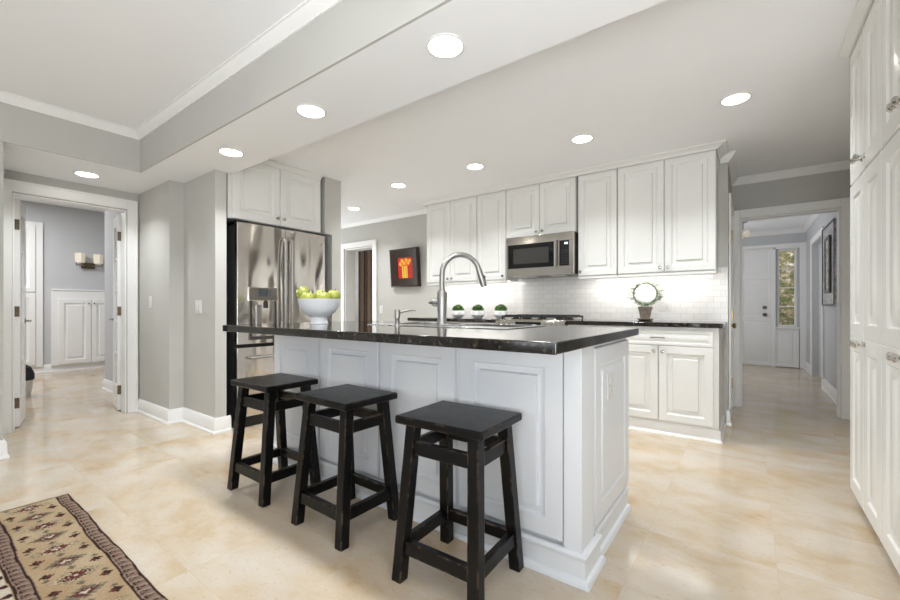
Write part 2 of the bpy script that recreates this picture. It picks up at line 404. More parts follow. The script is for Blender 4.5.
# mouldings
BASE = [(0,0),(.028,0),(.028,.012),(.018,.026),(.016,.11),(.006,.13),(0,.13)]
def base(name, path, prof=BASE):
    return struct(MB().sweep(prof, path).build(name, 'trim'))
base('baseboard_pier', [(-5.02,1.463,0),(-4.235,1.463,0),(-4.235,1.578,0),(-3.6,1.578,0),(-3.6,1.70,0)])
base('baseboard_left', [(-4.2,-4,0),(-4.2,.44,0),(-4.35,.44,0)])
base('baseboard_back', [(-.168,4.42,0),(-.157,4.42,0),(-.157,4.535,0)])
base('baseboard_back_left', [(-4.66,4.42,0),(-3.44,4.42,0)])
base('baseboard_hall', [(.785,7.18,0),(.785,5.44,0)])
base('baseboard_hall_end', [(.785,9.31,0),(.785,8.52,0)])
base('baseboard_beyond', [(-9.25,-1.4,0),(-9.25,4.4,0)])
base('baseboard_nook', [(-6.76,1.72,0),(-6.76,1.60,0),(-5.6,1.60,0)])
def cornice(name, path, h=.07, w=.06):
    pr = [(0,0),(0,-h),(w*.16,-h),(w*.22,-h*.86),(w*.45,-h*.66),(w*.72,-h*.30),(w*.82,-h*.14),(w,-h*.12),(w,0)]
    return struct(MB().sweep(pr, path).build(name, 'trim', ang=20))
cornice('trim_1', [(-4.185,-4.1,TC),(-4.185,1.227,TC),(3.2,1.227,TC)], .06, .055)
cornice('trim_2', [(-6,4.42,KC),(-3.44,4.42,KC)], .05, .045)
cornice('trim_3', [(-.215,4.42,KC),(-.157,4.42,KC),(-.157,5.32,KC),(1.06,5.32,KC)])
cornice('trim_4', [(-1.2,9.31,KC),(.785,9.31,KC),(.785,5.44,KC)])
# casings
def casing(name, rects, m='trim'):
    b = MB()
    for r in rects: b.box(*r)
    return struct(b.build(name, m, bevel=.004))
# french door casing on the alcove wall (faces +x)
casing('trim_5', [(-5.02,-5.0,.500,.572,0,2.122),(-5.02,-5.0,1.365,1.443,0,2.122),(-5.02,-5.0,.572,1.365,2.036,2.122),
                  (-5.02,-4.992,.500,.515,0,2.132),(-5.02,-4.992,1.430,1.447,0,2.132),(-5.02,-4.992,.500,1.447,2.115,2.132)])
casing('trim_6', [(-5.139,-5.021,.576,.590,0,2.02),(-5.139,-5.021,1.347,1.361,0,2.02),(-5.139,-5.021,.576,1.361,2.016,2.029)])
# doorway in the back wall
casing('trim_7', [(-5.52,-5.432,4.396,4.419,0,2.12),(-4.748,-4.66,4.396,4.419,0,2.12),(-5.432,-4.748,4.396,4.419,2.032,2.12)])
casing('trim_8', [(-5.429,-5.41,4.42,4.619,0,2.02),(-4.77,-4.751,4.42,4.539,0,2.02),(-5.429,-4.751,4.42,4.619,2.008,2.029)])
# hall doorway, and the closed side door in the partition
casing('trim_9', [(-.155,-.081,5.295,5.319,0,2.09),(.698,.775,5.295,5.319,0,2.09),(-.081,.698,5.295,5.319,2.003,2.09),(-.157,-.136,4.535,4.60,0,2.11),(-.157,-.136,5.25,5.295,0,2.11),(-.157,-.136,4.60,5.25,2.03,2.11)])
casing('trim_10', [(-.082,-.066,5.32,5.439,0,1.99),(.683,.699,5.32,5.439,0,1.99),(-.082,.699,5.32,5.439,1.988,2.004)])
# hall side doorway, entrance surround
casing('trim_11', [(.765,.784,7.18,7.27,0,2.12),(.765,.784,8.42,8.51,0,2.12),(.765,.784,7.27,8.42,2.03,2.12)])
casing('trim_12', [(.312,.372,9.285,9.308,0,2.10),(.70,.79,9.285,9.308,0,2.19),(-.62,.70,9.285,9.308,2.135,2.19),(.372,.70,9.285,9.308,2.10,2.135),
                   (.372,.70,9.27,9.308,.685,.72)])

RAISED = [(0,-.003),(.003,0),(.052,0),(.066,-.012),(.094,-.016),(.099,-.001)]
def hinges(par, pts, m='bronze', size=(.012,.035,.10)):
    for p in pts:
        MB().box(p[0]-size[0],p[0]+size[0],p[1]-size[1],p[1]+size[1],p[2]-size[2]/2,p[2]+size[2]/2).build('hinge', m, par, bevel=.002)

# french door leaves, opened into the room beyond
def french_leaf(name, loc, rz, mirror):
    r = bpy.data.objects.new(name, None); COL.objects.link(r); r.location = loc; r.rotation_euler = (0,0,rz); struct(r)
    w, t, h = .385, .04, 2.0
    b = MB()
    b.box(0,.085,-t/2,t/2,.012,h); b.box(w-.085,w,-t/2,t/2,.012,h)
    b.box(.085,w-.085,-t/2,t/2,.012,.25); b.box(.085,w-.085,-t/2,t/2,h-.11,h)
    b.build('door_frame', 'trim', r, bevel=.004)
    b = MB(); n = 5
    for k in range(1,n):
        z = .25+(h-.36)*k/n; b.box(.085,w-.085,-.014,.014,z-.012,z+.012)
    b.build('muntin', 'trim', r, bevel=.004)
    MB().box(.085,w-.085,-.003,.003,.25,h-.11).build('glass_pane', 'glass', r)
    kn = MB()
    for sgn in (-1,1):
        kn.tube([(w-.045, sgn*.018, .93),(w-.045, sgn*.055, .93)], .009, 10)
        kn.tube([(w-.045, sgn*.055, .93),(w-.105, sgn*.058, .932)], [.010,.007], 10)
        kn.lathe([(.024,0),(.024,.006),(.0,.006)], (w-.045, sgn*.020, .93), 16, 'Y')
    kn.build('lever_handle', 'nickel', r)
    for z in (.22, 1.02, 1.78):
        MB().box(-.006,.003,-.018,.022,z-.045,z+.045).build('hinge', 'bronze', r, bevel=.001)
    return r
french_leaf('door_1', (-5.155, .618, 0), PI-.22, False)
french_leaf('door_2', (-5.160, 1.345, 0), PI-.15, True)
# closed side door in the partition
r = struct(bpy.data.objects.new('door_3', None)); COL.objects.link(r); r.location = (-.180, 5.247, 0); r.rotation_euler = (0,0,PI/2)
b = MB(Matrix.Translation((-.644,0,0))); b.panel(0,.644,.012,2.025,.018,-.018,[(0,0)]); b.build('door_leaf','trim',r,bevel=.003)
kb = MB(Matrix.Translation((-.60,-.018,.885)) @ Matrix.Rotation(PI/2,4,'X'))
kb.lathe([(0,0),(.028,0),(.028,.006),(.011,.008),(.009,.030),(.022,.036),(.027,.048),(.018,.058),(0,.060)], (0,0,0), 20); kb.build('door_knob','brass',r)
for z in (.26,.98,1.82): MB().box(-.012,-.002,-.034,-.018,z-.05,z+.05).build('hinge','brass',r,bevel=.001)
# entrance door
r = struct(bpy.data.objects.new('door_4', None)); COL.objects.link(r); r.location = (-.60, 9.36, 0)
b = MB()
PD = [(0,0),(.045,0),(.055,-.008),(.07,-.008),(.095,-.002)]
for (x0,x1) in ((.0,.455),(.455,.932)):
    for (z0,z1) in ((.012,.86),(.86,1.62),(1.62,2.156)): b.panel(x0,x1,z0,z1,.02,-.02,PD)
b.build('door_leaf','trim',r)
for z,nm in ((.93,'door_knob'),(1.06,'deadbolt')):
    kb = MB(Matrix.Translation((.82,-.02,z)) @ Matrix.Rotation(PI/2,4,'X'))
    kb.lathe([(0,0),(.033,0),(.033,.008),(.013,.010),(.012,.03),(.028,.036),(.03,.05),(.018,.06),(0,.061)] if nm=='door_knob' else [(0,0),(.033,0),(.031,.018),(.012,.02),(.012,.03),(0,.03)],(0,0,0),20); kb.build(nm,'pewter',r)
# hall side door, closed in its recess
r = struct(bpy.data.objects.new('door_5', None)); COL.objects.link(r); r.location = (.875, 8.415, 0); r.rotation_euler=(0,0,-PI/2)
b = MB()
for (x0,x1) in ((.0,.57),(.57,1.14)):
    for (z0,z1) in ((.012,1.0),(1.0,2.02)): b.panel(x0,x1,z0,z1,.02,-.02,PD)
b.build('door_leaf','blue_grey',r)
# sidelight window beside the entrance door
r = struct(bpy.data.objects.new('window_1', None)); COL.objects.link(r); r.location = (.395, 9.38, .72)
b = MB(); b.box(0,.03,-.03,.03,0,1.38); b.box(.24,.27,-.03,.03,0,1.38); b.box(.03,.24,-.03,.03,0,.03); b.box(.03,.24,-.03,.03,1.35,1.38)
b.build('window_frame','trim',r,bevel=.003)
b = MB()
for k in (1,2,3): b.box(.03,.24,-.015,.015,.03+1.32*k/4-.010,.03+1.32*k/4+.010)
b.build('muntin','trim',r)
MB().box(.03,.24,-.003,.003,.03,1.35).build('glass_pane','glass',r)
b = MB(); b.panel(.345,.690,.012,.68,9.329,9.30,[(0,0),(.05,0),(.056,-.006),(.085,-.006),(.09,0),(.10,0)])
struct(b.build('trim_13','trim'))
# windows behind the camera
for i,(x,y,rz) in enumerate([(-2.6,-4.22,0),(.6,-4.22,0),(3.32,-1.2,PI/2)]):
    r = struct(bpy.data.objects.new('window_%d' % (i+2), None)); COL.objects.link(r); r.location=(x,y,.35); r.rotation_euler=(0,0,rz)
    w = 1.8 if i<2 else 2.0
    b = MB(); b.box(-w/2,-w/2+.06,-.03,.03,0,2); b.box(w/2-.06,w/2,-.03,.03,0,2); b.box(-w/2+.06,w/2-.06,-.03,.03,0,.06); b.box(-w/2+.06,w/2-.06,-.03,.03,1.94,2); b.box(-.03,.03,-.03,.03,.06,1.94)
    b.build('window_frame','trim',r)
    MB().box(-w/2+.06,w/2-.06,-.003,.003,.06,1.94).build('glass_pane','glass',r)

# ------------------------------------------------------------------ cabinet building blocks
def knob(par, x, y, z, m='knob_nickel'):                 # on a front that faces -y
    k = MB(Matrix.Translation((x,y,z)) @ Matrix.Rotation(PI/2,4,'X'))
    k.lathe([(0,0),(.010,0),(.010,.003),(.005,.005),(.005,.014),(.013,.018),(.015,.023),(.011,.028),(0,.030)],(0,0,0),16)
    return k.build('knob', m, par)
def cab_door(par, x0, x1, z0, z1, yb, t=.02, kx=None, kz=None, prof=RAISED, m='cab'):
    d = MB().panel(x0,x1,z0,z1,yb,yb-t,prof).build('door', m, par)
    if kx is not None: knob(d, kx, yb-t, kz)
    return d

# ------------------------------------------------------------------ kitchen island
isl = thing('kitchen_island', 'white panelled kitchen island base standing on tile floor under dark stone top', 'kitchen island', (0,0,0))
IX0, IX1, IY0, IY1, IZ = -2.64, -.512, 1.56, 2.27, .903
b = MB()
b.box(IX0, -1.93, IY0, IY1, .10, IZ); b.box(-.99, IX1-.012, IY0, IY1, .10, IZ)
b.box(-1.93,-.99,IY0,1.72,.10,IZ); b.box(-1.93,-.99,1.72,IY1,.10,.70); b.box(-1.93,-.99,2.25,IY1,.70,IZ)
b.build('body', 'isl', isl)
IPROF = [(0,-.003),(.003,0),(.074,0),(.080,-.015),(.106,-.018),(.111,-.001)]
for x0,x1 in ((-2.64,-2.155),(-2.125,-1.62),(-1.592,-1.11),(-1.082,-.588)):
    MB().panel(x0,x1,.135,.885,IY0,IY0-.02,IPROF).build('panel','isl',isl)
MB().box(-.583,IX1,1.535,1.69,.10,IZ).build('corner_post','isl',isl,bevel=.003)
X = Matrix.Translation((IX1-.012,1.70,0)) @ Matrix.Rotation(PI/2,4,'Z')
MB(X).panel(0,.57,.14,.885,0,-.014,[(0,-.003),(.003,0),(.075,0),(.085,-.008),(.10,-.009),(.108,0)]).build('side_panel','isl',isl)
PL = [(0,0),(.034,0),(.034,.010),(.027,.022),(.016,.027),(.014,.094),(.021,.100),(.021,.110),(.012,.118),(0,.119)]
MB().sweep(PL, [(IX0,IY1,0),(IX0,1.545,0),(IX1,1.545,0),(IX1,1.71,0),(IX1-.02,1.71,0),(IX1-.02,IY1,0)]).build('plinth','isl',isl)
# its stone top with the sink cut-out
ct = MB()
CX0,CX1,CY0,CY1,CZ0,CZ1 = -2.645,-.478,1.20,2.355,.905,.945
HX0,HX1,HY0,HY1 = -1.92,-1.0,1.93,2.23
gx,gy = [CX0,HX0,HX1,CX1],[CY0,HY0,HY1,CY1]
gv = [[[ct.v((x,y,z)) for z in (CZ0,CZ1)] for y in gy] for x in gx]
for i in range(3):
    for j in range(3):
        if i==1 and j==1: continue
        for k in (0,1): ct.f([gv[i][j][k],gv[i+1][j][k],gv[i+1][j+1][k],gv[i][j+1][k]])
def wall_(p,q): ct.f([p[0],q[0],q[1],p[1]])
for i in range(3):
    wall_(gv[i][0],gv[i+1][0]); wall_(gv[i][3],gv[i+1][3]); wall_(gv[0][i],gv[0][i+1]); wall_(gv[3][i],gv[3][i+1])
wall_(gv[1][1],gv[2][1]); wall_(gv[1][2],gv[2][2]); wall_(gv[1][1],gv[1][2]); wall_(gv[2][1],gv[2][2])
o = ct.build('countertop', 'granite', None, bevel=.005)
tag(o, 'long black granite slab topping the white island', 'countertop')
# sink
sk = thing('kitchen_sink', 'stainless steel drop-in sink set into the island top', 'sink', (-1.455, 2.0, .945))
b = MB(); z0,z1 = .0,.004
b.box(-.495,.495,-.23,-.07,z0,z1); b.box(-.495,.495,.23,.255,z0,z1); b.box(-.495,-.465,-.07,.23,z0,z1); b.box(.455,.495,-.07,.23,z0,z1)
b.build('rim','steel_sink',sk,bevel=.0015)
for (x0,x1) in ((-.455,-.02),(.02,.445)):
    b = MB(); d = -.2
    b.box(x0,x1,-.06,.22,d,d+.004); b.box(x0,x0+.004,-.06,.22,d,.0); b.box(x1-.004,x1,-.06,.22,d,.0); b.box(x0,x1,-.06,-.056,d,.0); b.box(x0,x1,.216,.22,d,.0)
    b.build('basin','steel_sink',sk)
MB().box(-.02,.02,-.07,.23,-.01,.003).build('divider','steel_sink',sk)
# faucet
fc = thing('kitchen_faucet', 'brushed nickel gooseneck pull-down faucet on the sink deck', 'faucet', (-1.438, 1.875, .949))
b = MB(); pl = []
for k in range(24):
    a = 2*PI*k/24; pl.append(((.105 if math.cos(a)>=0 else -.105)+.028*math.cos(a), .028*math.sin(a)))
b.prism(pl,0,.008); b.build('deck_plate','nickel',fc,bevel=.002)
MB().lathe([(.030,.008),(.029,.02),(.027,.03),(.0255,.06),(.029,.15),(.030,.185),(.028,.19),(.028,.196),(.020,.199),(.018,.21)],seg=28).build('body','nickel',fc)
u = Vector((.62,.785,0)); R_ = .115; pts = [(0,0,.2),(0,0,.25),(0,0,.30)]
for k in range(1,15):
    a = PI*k/14*.93; q = u*(R_-R_*math.cos(a)); pts.append((q.x,q.y,.30+R_*math.sin(a)))
MB().tube(pts,.0155,16).build('spout','nickel',fc)
e = Vector(pts[-1]); dr = (e-Vector(pts[-2])).normalized()
hd = MB().tube([e-dr*.01,e+dr*.01,e+dr*.075,e+dr*.10],[.0165,.018,.020,.0185],16).build('spray_head','nickel',fc)
side = Vector((u.x,u.y,0)); c0 = e+dr*.05+side*.017
MB().box(c0.x-.006,c0.x+.006,c0.y-.006,c0.y+.006,c0.z-.018,c0.z+.018).build('button','black',hd,bevel=.002)
hn = MB(Matrix.Translation((0,0,.135)) @ Matrix.Rotation(-PI/2,4,'Y'))
hn.lathe([(.020,.015),(.021,.035),(.024,.040),(.024,.062),(.019,.070),(.011,.076),(.010,.094),(.005,.101),(0,.102)],(0,0,0),20); hn.build('handle','nickel',fc)
# soap dispenser
sd = thing('soap_dispenser', 'small brushed nickel soap dispenser on island left of the faucet', 'soap dispenser', (-1.66,1.735,.945))
MB().lathe([(.021,0),(.021,.004),(.014,.008),(.013,.04),(.014,.043),(.017,.046),(.018,.092),(.0165,.096),(0,.097)],seg=24).build('body','nickel',sd)
MB().tube([(.012,.006,.078),(.045,.022,.090),(.085,.042,.093),(.098,.049,.090)],[.007,.006,.005,.0045],10).build('spout','nickel',sd)
# outlet on the island end
def wall_plate(name, label, cat, loc, rz, w=.075, h=.118, kind='outlet', group=None, n=1):
    r = thing(name, label, cat, loc, rz, group)
    MB().panel(-w/2,w/2,-h/2,h/2,0,-.006,[(0,-.001),(.005,0)]).build('cover_plate','plate',r)
    for k in range(n):
        cx = (k-(n-1)/2)*.046
        if kind=='outlet' or (kind=='mixed' and k==0):
            for s_ in (-1,1):
                pp = [(cx+.0165*math.cos(2*PI*i/20), s_*.02+.014*math.sin(2*PI*i/20)) for i in range(20)]
                bb = MB(Matrix.Rotation(PI/2,4,'X')); bb.prism(pp,.006,.0085); oo = bb.build('socket','plate',r)
                for x_ in (cx-.008,cx+.0055): MB().box(x_,x_+.0025,-.0089,-.0083,s_*.02-.001,s_*.02+.008).build('slot','slot_grey',oo)
        else:
            MB().panel(cx-.0165,cx+.0165,-.033,.033,-.006,-.009,[(0,-.001),(.002,0)]).build('rocker','plate',r,bevel=0)
    return r
wall_plate('wall_outlet','white outlet on the end panel of the island','outlet',(IX1+.0025,1.905,.70),PI/2)

# ------------------------------------------------------------------ bar stools
def stool():
    r = thing('bar_stool','','stool')
    b = MB(); b.box(-.197,.197,-.162,.162,.600,.632); b.build('seat','stool',r,bevel=.008,seg=3)
    tx,ty,bx,by,a = .142,.108,.172,.160,.023
    def cen(sx,sy,z): k = 1-z/.6; return Vector((sx*(tx+(bx-tx)*k), sy*(ty+(by-ty)*k), z))
    for sx in (-1,1):
        for sy in (-1,1):
            q0,q1 = cen(sx,sy,0),cen(sx,sy,.6)
            sq = lambda q,z:[(q.x-a,q.y-a,z),(q.x+a,q.y-a,z),(q.x+a,q.y+a,z),(q.x-a,q.y+a,z)]
            MB().hexa(sq(q0,0),sq(q1,.6)).build('leg','stool',r,bevel=.004)
    def rail(p,q,z0,z1,t,nm):
        b = MB()
        A0,B0 = cen(*p,z0),cen(*q,z0); A1,B1 = cen(*p,z1),cen(*q,z1)
        d = (B0-A0).normalized(); n = Vector((-d.y,d.x,0))*t; g = d*(a-.004)
        b.hexa([A0+g-n,B0-g-n,B0-g+n,A0+g+n],[A1+g-n,B1-g-n,B1-g+n,A1+g+n]); b.build(nm,'stool',r,bevel=.003)
    C4 = [((-1,-1),(1,-1)),((-1,1),(1,1))]; D4 = [((-1,-1),(-1,1)),((1,-1),(1,1))]
    for p,q in C4: rail(p,q,.482,.534,.011,'apron_rail')
    for p,q in D4: rail(p,q,.482,.534,.011,'apron_rail')
    for p,q in C4: rail(p,q,.108,.158,.014,'stretcher')
    for p,q in D4: rail(p,q,.108,.158,.014,'stretcher')
    return r
st0 = stool()
for i,(x,y,rz,l) in enumerate([(-.925,1.318,.03,'black wooden bar stool nearest the camera, at the right end of the row'),
                            (-1.605,1.316,-.02,'middle black wooden bar stool in front of the island'),
                            (-2.252,1.318,.0,'black wooden bar stool farthest left, in front of the refrigerator')]):
    s_ = st0 if i==0 else dup(st0)
    s_.location=(x,y,0); s_.rotation_euler=(0,0,rz); tag(s_,l,'stool','bar stools along the island')

# ------------------------------------------------------------------ fruit bowl and apples
BX,BY,BZ = -2.30,1.66,.945
o = MB().lathe([(.058,0),(.060,.004),(.056,.010),(.052,.03),(.054,.046),(.075,.055),(.105,.080),(.128,.115),(.141,.158),(.144,.166),(.139,.166),(.134,.156),(.12,.118),(.098,.088),(.07,.066),(0,.060)],(0,0,0),48).build('fruit_bowl','ceramic')
o.location=(BX,BY,BZ); o.scale=(.975,.975,1); tag(o,'white footed bowl heaped with green apples on the island top','bowl')
def apple_mesh():
    r = .047; pr = []
    for k in range(17):
        t = PI*k/16; rr = r*math.sin(t)*(1+.06*math.cos(t)); z = -r*.92*math.cos(t)
        dimple = .016*math.exp(-(rr/.014)**2); z = z-dimple if k>8 else z+dimple*.6
        pr.append((rr if 0<k<16 else 0, z))
    return pr
ap0 = None
cr_, ur_ = Vector((.805,.593,0)), Vector((-.593,.805,0))      # along and across the row as the bowl is seen
AP = [(-.112,.004,.206,(.9,-.5,.2),'green apple at the left rim of the bowl, tipped sideways'),
      (-.048,-.077,.168,(.1,.2,.3),'green apple at the front of the bowl, left of centre'),
      (.000,.048,.186,(-.5,.1,.0),'green apple at the back of the heap, near the middle'),
      (.048,-.077,.170,(.45,.0,.6),'green apple at the front of the bowl, right of centre'),
      (.094,.010,.188,(.0,.25,.2),'green apple at the right rim of the bowl, stem up')]
for i,(ca,cb,z,rot,l) in enumerate(AP):
    if ap0 is None:
        ap0 = MB().lathe(apple_mesh(),(0,0,0),24).build('apple','apple'); st_ = MB().tube([(0,0,.024),(.002,0,.039),(.005,.001,.052)],[.0016,.0014,.002],6).build('stem','stem',ap0)
        a_ = ap0
    else: a_ = dup(ap0)
    p = Vector((BX,BY,BZ+z))+cr_*ca+ur_*cb
    a_.location = p; a_.rotation_euler = rot; tag(a_,l,'apple','apples in the bowl')

# ------------------------------------------------------------------ refrigerator (faces +x)
FX = -3.53
fr = thing('refrigerator','stainless french door refrigerator set into the wall recess','refrigerator',(-4.28,1.725,0),PI/2)
D = 4.28-3.53                                    # local y = -D is the door front, local x runs along +Y
MB().box(.012,.898,-D+.075,-.02,.03,1.78).build('cabinet','grey_gap',fr,bevel=.004)
def fdoor(nm,x0,x1,z0,z1):
    b = MB(); n = 10; hx = (x1-x0)/2; pts=[]
    for k in range(n+1):
        u_ = k/n*2-1; pts.append((x0+hx+u_*hx, -D+.012*abs(u_)**4+.004*u_*u_))
    poly = pts+[(x1,-D+.07),(x0,-D+.07)]
    b.prism(poly,z0,z1); return b.build(nm,'fridge',fr,bevel=.004)
dl = fdoor('door',.006,.456,.735,1.795); dr_ = fdoor('door',.461,.905,.735,1.795); dz = fdoor('freezer_drawer',.006,.905,.10,.705)
def vhandle(par,x,z0,z1):
    b = MB(); b.tube([(x,-D+.004,z0),(x,-D-.035,z0+.012),(x,-D-.048,z0+.05),(x,-D-.05,(z0+z1)/2),(x,-D-.048,z1-.05),(x,-D-.035,z1-.012),(x,-D+.004,z1)],[.014,.017,.0155,.0155,.0155,.017,.014],14)
    b.build('handle','nickel',par)
vhandle(dl,.425,.80,1.70); vhandle(dr_,.492,.80,1.70)
b = MB(); z=.615; b.tube([(.10,-D+.004,z),(.105,-D-.04,z),(.14,-D-.05,z),(.455,-D-.053,z),(.77,-D-.05,z),(.805,-D-.04,z),(.81,-D+.004,z)],.013,14); b.build('handle','nickel',dz)
MB().box(.004,.10,-D+.005,-.35,1.795,1.81).build('hinge_cover','black',fr,bevel=.003)
MB().box(.812,.907,-D+.005,-.35,1.795,1.81).build('hinge_cover','black',fr,bevel=.003)
MB().box(.02,.89,-D+.05,-.1,.0,.09).build('kick_grille','black',fr)
# water dispenser in the left door
dx0,dx1 = .095,.360
dp = MB().panel(dx0,dx1,1.115,1.235,-D+.01,-D-.012,[(0,-.003),(.004,0)]).build('dispenser_panel','steel',dl)
MB().panel(.175,.27,1.155,1.215,-D-.012,-D-.0145,[(0,0)]).build('screen','lcd',dp)
for k in range(3):
    for x_ in (.150,.282): MB().box(x_,x_+.013,-D-.0135,-D-.012,1.157+k*.02,1.168+k*.02).build('button','lcd',dp)
b = MB(); b.box(dx0+.01,dx1-.01,-D+.002,-D+.006,.79,1.115); b.box(dx0+.006,dx0+.03,-D-.010,-D+.002,.79,1.115); b.box(dx1-.03,dx1-.006,-D-.010,-D+.002,.79,1.115); b.box(dx0+.006,dx1-.006,-D-.014,-D+.002,.77,.80)
b.build('dispenser_niche','steel_dark',dl,bevel=.002)
MB().box(.165,.21,-D-.012,-D+.002,.86,1.08).build('paddle','nickel',dl,bevel=.003)
MB().lathe([(.018,0),(.018,.05),(.012,.065),(0,.065)],(.255,-D-.002,1.05),16).build('spout','black',dl)
MB(Matrix.Translation((.85,-D+.009,1.70)) @ Matrix.Rotation(PI/2,4,'X')).lathe([(0,0),(.014,0),(.014,.003),(0,.003)],(0,0,0),20).build('badge','nickel',dr_)
# cabinet above it
fcab = thing('fridge_cabinet','white two-door cabinet above the refrigerator','cabinet',(-4.28,1.690,0),PI/2)
MB().box(.0,.93,-.655,-.02,1.832,2.40).build('body','cab',fcab)
FR = [(0,-.003),(.003,0),(.064,0),(.078,-.012),(.104,-.016),(.109,-.001)]
cab_door(fcab,.030,.474,1.835,2.375,-.655,kx=.442,kz=1.90,prof=FR)
cab_door(fcab,.479,.930,1.835,2.375,-.655,kx=.511,kz=1.90,prof=FR)
MB().sweep([(0,0),(.0,-.05),(.012,-.05),(.035,-.015),(.045,-.012),(.045,0)],[(0,-.66,KC-.002),(.93,-.66,KC-.002)]).build('crown','cab',fcab)

# ------------------------------------------------------------------ upper cabinets (face -y)
UY, UD, UZ0, UZ1 = 4.42, .31, 1.372, 2.385        # wall, body depth, bottom, top
def upper(name, label, x0, x1, z0, doors, z1=UZ1, rail=True):
    r = thing(name,label,'cabinet',(x0,UY-.001,0),0,'white wall cabinets along the back wall'); w = x1-x0
    MB().box(0.001,w-.001,-UD,0,z0,z1+.015).build('body','cab',r)
    for (a_,c_,kx) in doors:
        cab_door(r,a_-x0+.003,c_-x0-.003,z0+.004,z1,-UD-.0005,kx=kx-x0,kz=z0+.045)
    if rail: MB().box(0.001,w-.001,-UD-.012,-UD+.012,z0-.030,z0-.0005).build('light_rail','cab',r,bevel=.005)
    return r
upper('wall_cabinet','white two-door wall cabinet at the left end, behind the faucet',-3.392,-2.616,UZ0,[(-3.392,-3.010,-3.04),(-3.010,-2.616,-2.98)])
upper('wall_cabinet','tall white single-door wall cabinet left of the microwave',-2.613,-2.226,UZ0,[(-2.613,-2.226,-2.262)])
upper('wall_cabinet','short white two-door wall cabinet directly above the microwave',-2.223,-1.424,1.832,[(-2.223,-1.818,-1.853),(-1.818,-1.424,-1.783)],rail=False)
upper('wall_cabinet','tall white single-door wall cabinet right of the microwave',-1.402,-1.024,UZ0,[(-1.402,-1.024,-1.372)])
upper('wall_cabinet','white two-door wall cabinet at the right end, above the topiary',-1.020,-.228,UZ0,[(-1.020,-.619,-.652),(-.619,-.228,-.586)])
cw = MB().sweep([(0,0),(0,-.042),(.012,-.042),(.018,-.032),(.055,-.012),(.065,-.010),(.075,0)],[(-3.44,4.42,KC-.001),(-3.44,4.085,KC-.001),(-.225,4.085,KC-.001),(-.225,4.42,KC-.001)])
struct(cw.build('trim_14','trim',ang=20))
for i,(x0,x1,l) in enumerate([(-3.40,-2.22,'slim lit light bar under the wall cabinets left of the microwave'),(-1.38,-.26,'slim lit light bar under the wall cabinets right of the microwave')]):
    r = thing('under_cabinet_light',l,'light',((x0+x1)/2,4.20,1.374),0,'under cabinet lights')
    w = (x1-x0)/2
    MB().box(-w,w,-.02,.02,-.012,0).build('housing','trim',r); MB().box(-w+.01,w-.01,-.014,.014,-.015,-.0122).build('diffuser','ledbar',r)
    a_ = area('light_bar_glow',((x0+x1)/2,4.20,1.356),(.25,0,0),x1-x0-.04,.03,3.4,(1,.98,.95)); 

# ------------------------------------------------------------------ microwave
mw = thing('microwave','stainless over-the-range microwave hung beneath short wall cabinet','microwave',(-2.165,4.405,1.395),0)
w,h = .75,.425
MB().box(0,w,-.38,0,.012,h).build('case','grey_gap',mw)
MB().box(.0,w,-.38,-.02,0,.011).build('vent_base','steel_dark',mw)
b = MB(); b.box(0,w,-.412,-.38,h-.085,h); b.box(0,w,-.412,-.38,.0,.085); b.box(0,.02,-.412,-.38,.085,h-.085); b.box(w-.045,w,-.412,-.38,.085,h-.085); b.box(.545,.605,-.412,-.38,.085,h-.085)
b.build('front_frame','steel',mw,bevel=.002)
dwin = MB().panel(.02,.545,.085,h-.085,-.38,-.414,[(0,0),(.002,.0),(.045,0),(.047,-.003)]).build('door_window','blackglass',mw)
b = MB(); b.tube([(.572,-.410,.075),(.572,-.44,.085),(.572,-.445,.12),(.572,-.445,h-.11),(.572,-.44,h-.075),(.572,-.410,h-.065)],.010,12); b.build('handle','nickel',mw)
MB().panel(.085,.49,.125,h-.125,-.4105,-.4125,[(0,0)]).build('viewing_screen','screen_dark',dwin)
cp = MB().panel(.605,w-.045,.085,h-.085,-.38,-.413,[(0,0),(.002,0)]).build('control_panel','blackglass',mw)
MB().box(.66,.694,-.4145,-.413,h-.125,h-.105).build('display','display',cp)
b = MB()
for i in range(3):
    for j in range(6): b.box(.630+i*.025,.643+i*.025,-.4142,-.413,.105+j*.026,.113+j*.026)
b.build('keypad','lcd',cp)
for x in (.12,.45): MB().box(x,x+.16,-.30,-.18,-.004,-.0005).build('lamp_lens','plate',mw)

# ------------------------------------------------------------------ base cabinets, counters, range
BYF = 3.79
def basecab(label, x0, x1, doors, drawers, grp='white base cabinets along the back wall'):
    r = thing('base_cabinet',label,'cabinet',(x0,4.41,0),0,grp); w = x1-x0; d = 4.41-BYF
    MB().box(.001,w-.001,-d,0,.115,.893).build('body','cab',r)
    MB().box(.001,w-.001,-d+.012,-.0,0,.114).build('plinth_board','cab',r)
    for a_,c_,kx in doors: cab_door(r,a_-x0+.003,c_-x0-.003,.118,.735,-d,kx=(kx-x0),kz=.69,prof=[(0,-.003),(.003,0),(.056,0),(.070,-.012),(.098,-.016),(.103,-.001)])
    for a_,c_ in drawers:
        q = MB().panel(a_-x0+.003,c_-x0-.003,.742,.868,-d,-d-.02,[(0,-.003),(.003,0),(.022,0),(.026,-.004),(.036,-.004),(.046,0)]).build('drawer','cab',r)
        cx = (a_+c_)/2-x0; y=-d-.02
        MB().tube([(cx-.052,y,.806),(cx-.05,y-.022,.806),(cx-.03,y-.027,.806),(cx,y-.024,.808),(cx+.03,y-.027,.806),(cx+.05,y-.022,.806),(cx+.052,y,.806)],[.005,.005,.006,.0045,.006,.005,.005],10).build('pull','nickel',q)
    return r
basecab('white base cabinet with a wide drawer below the topiary',-1.015,-.192,[(-1.015,-.615,-.648),(-.615,-.226,-.582)],[(-1.015,-.226)])
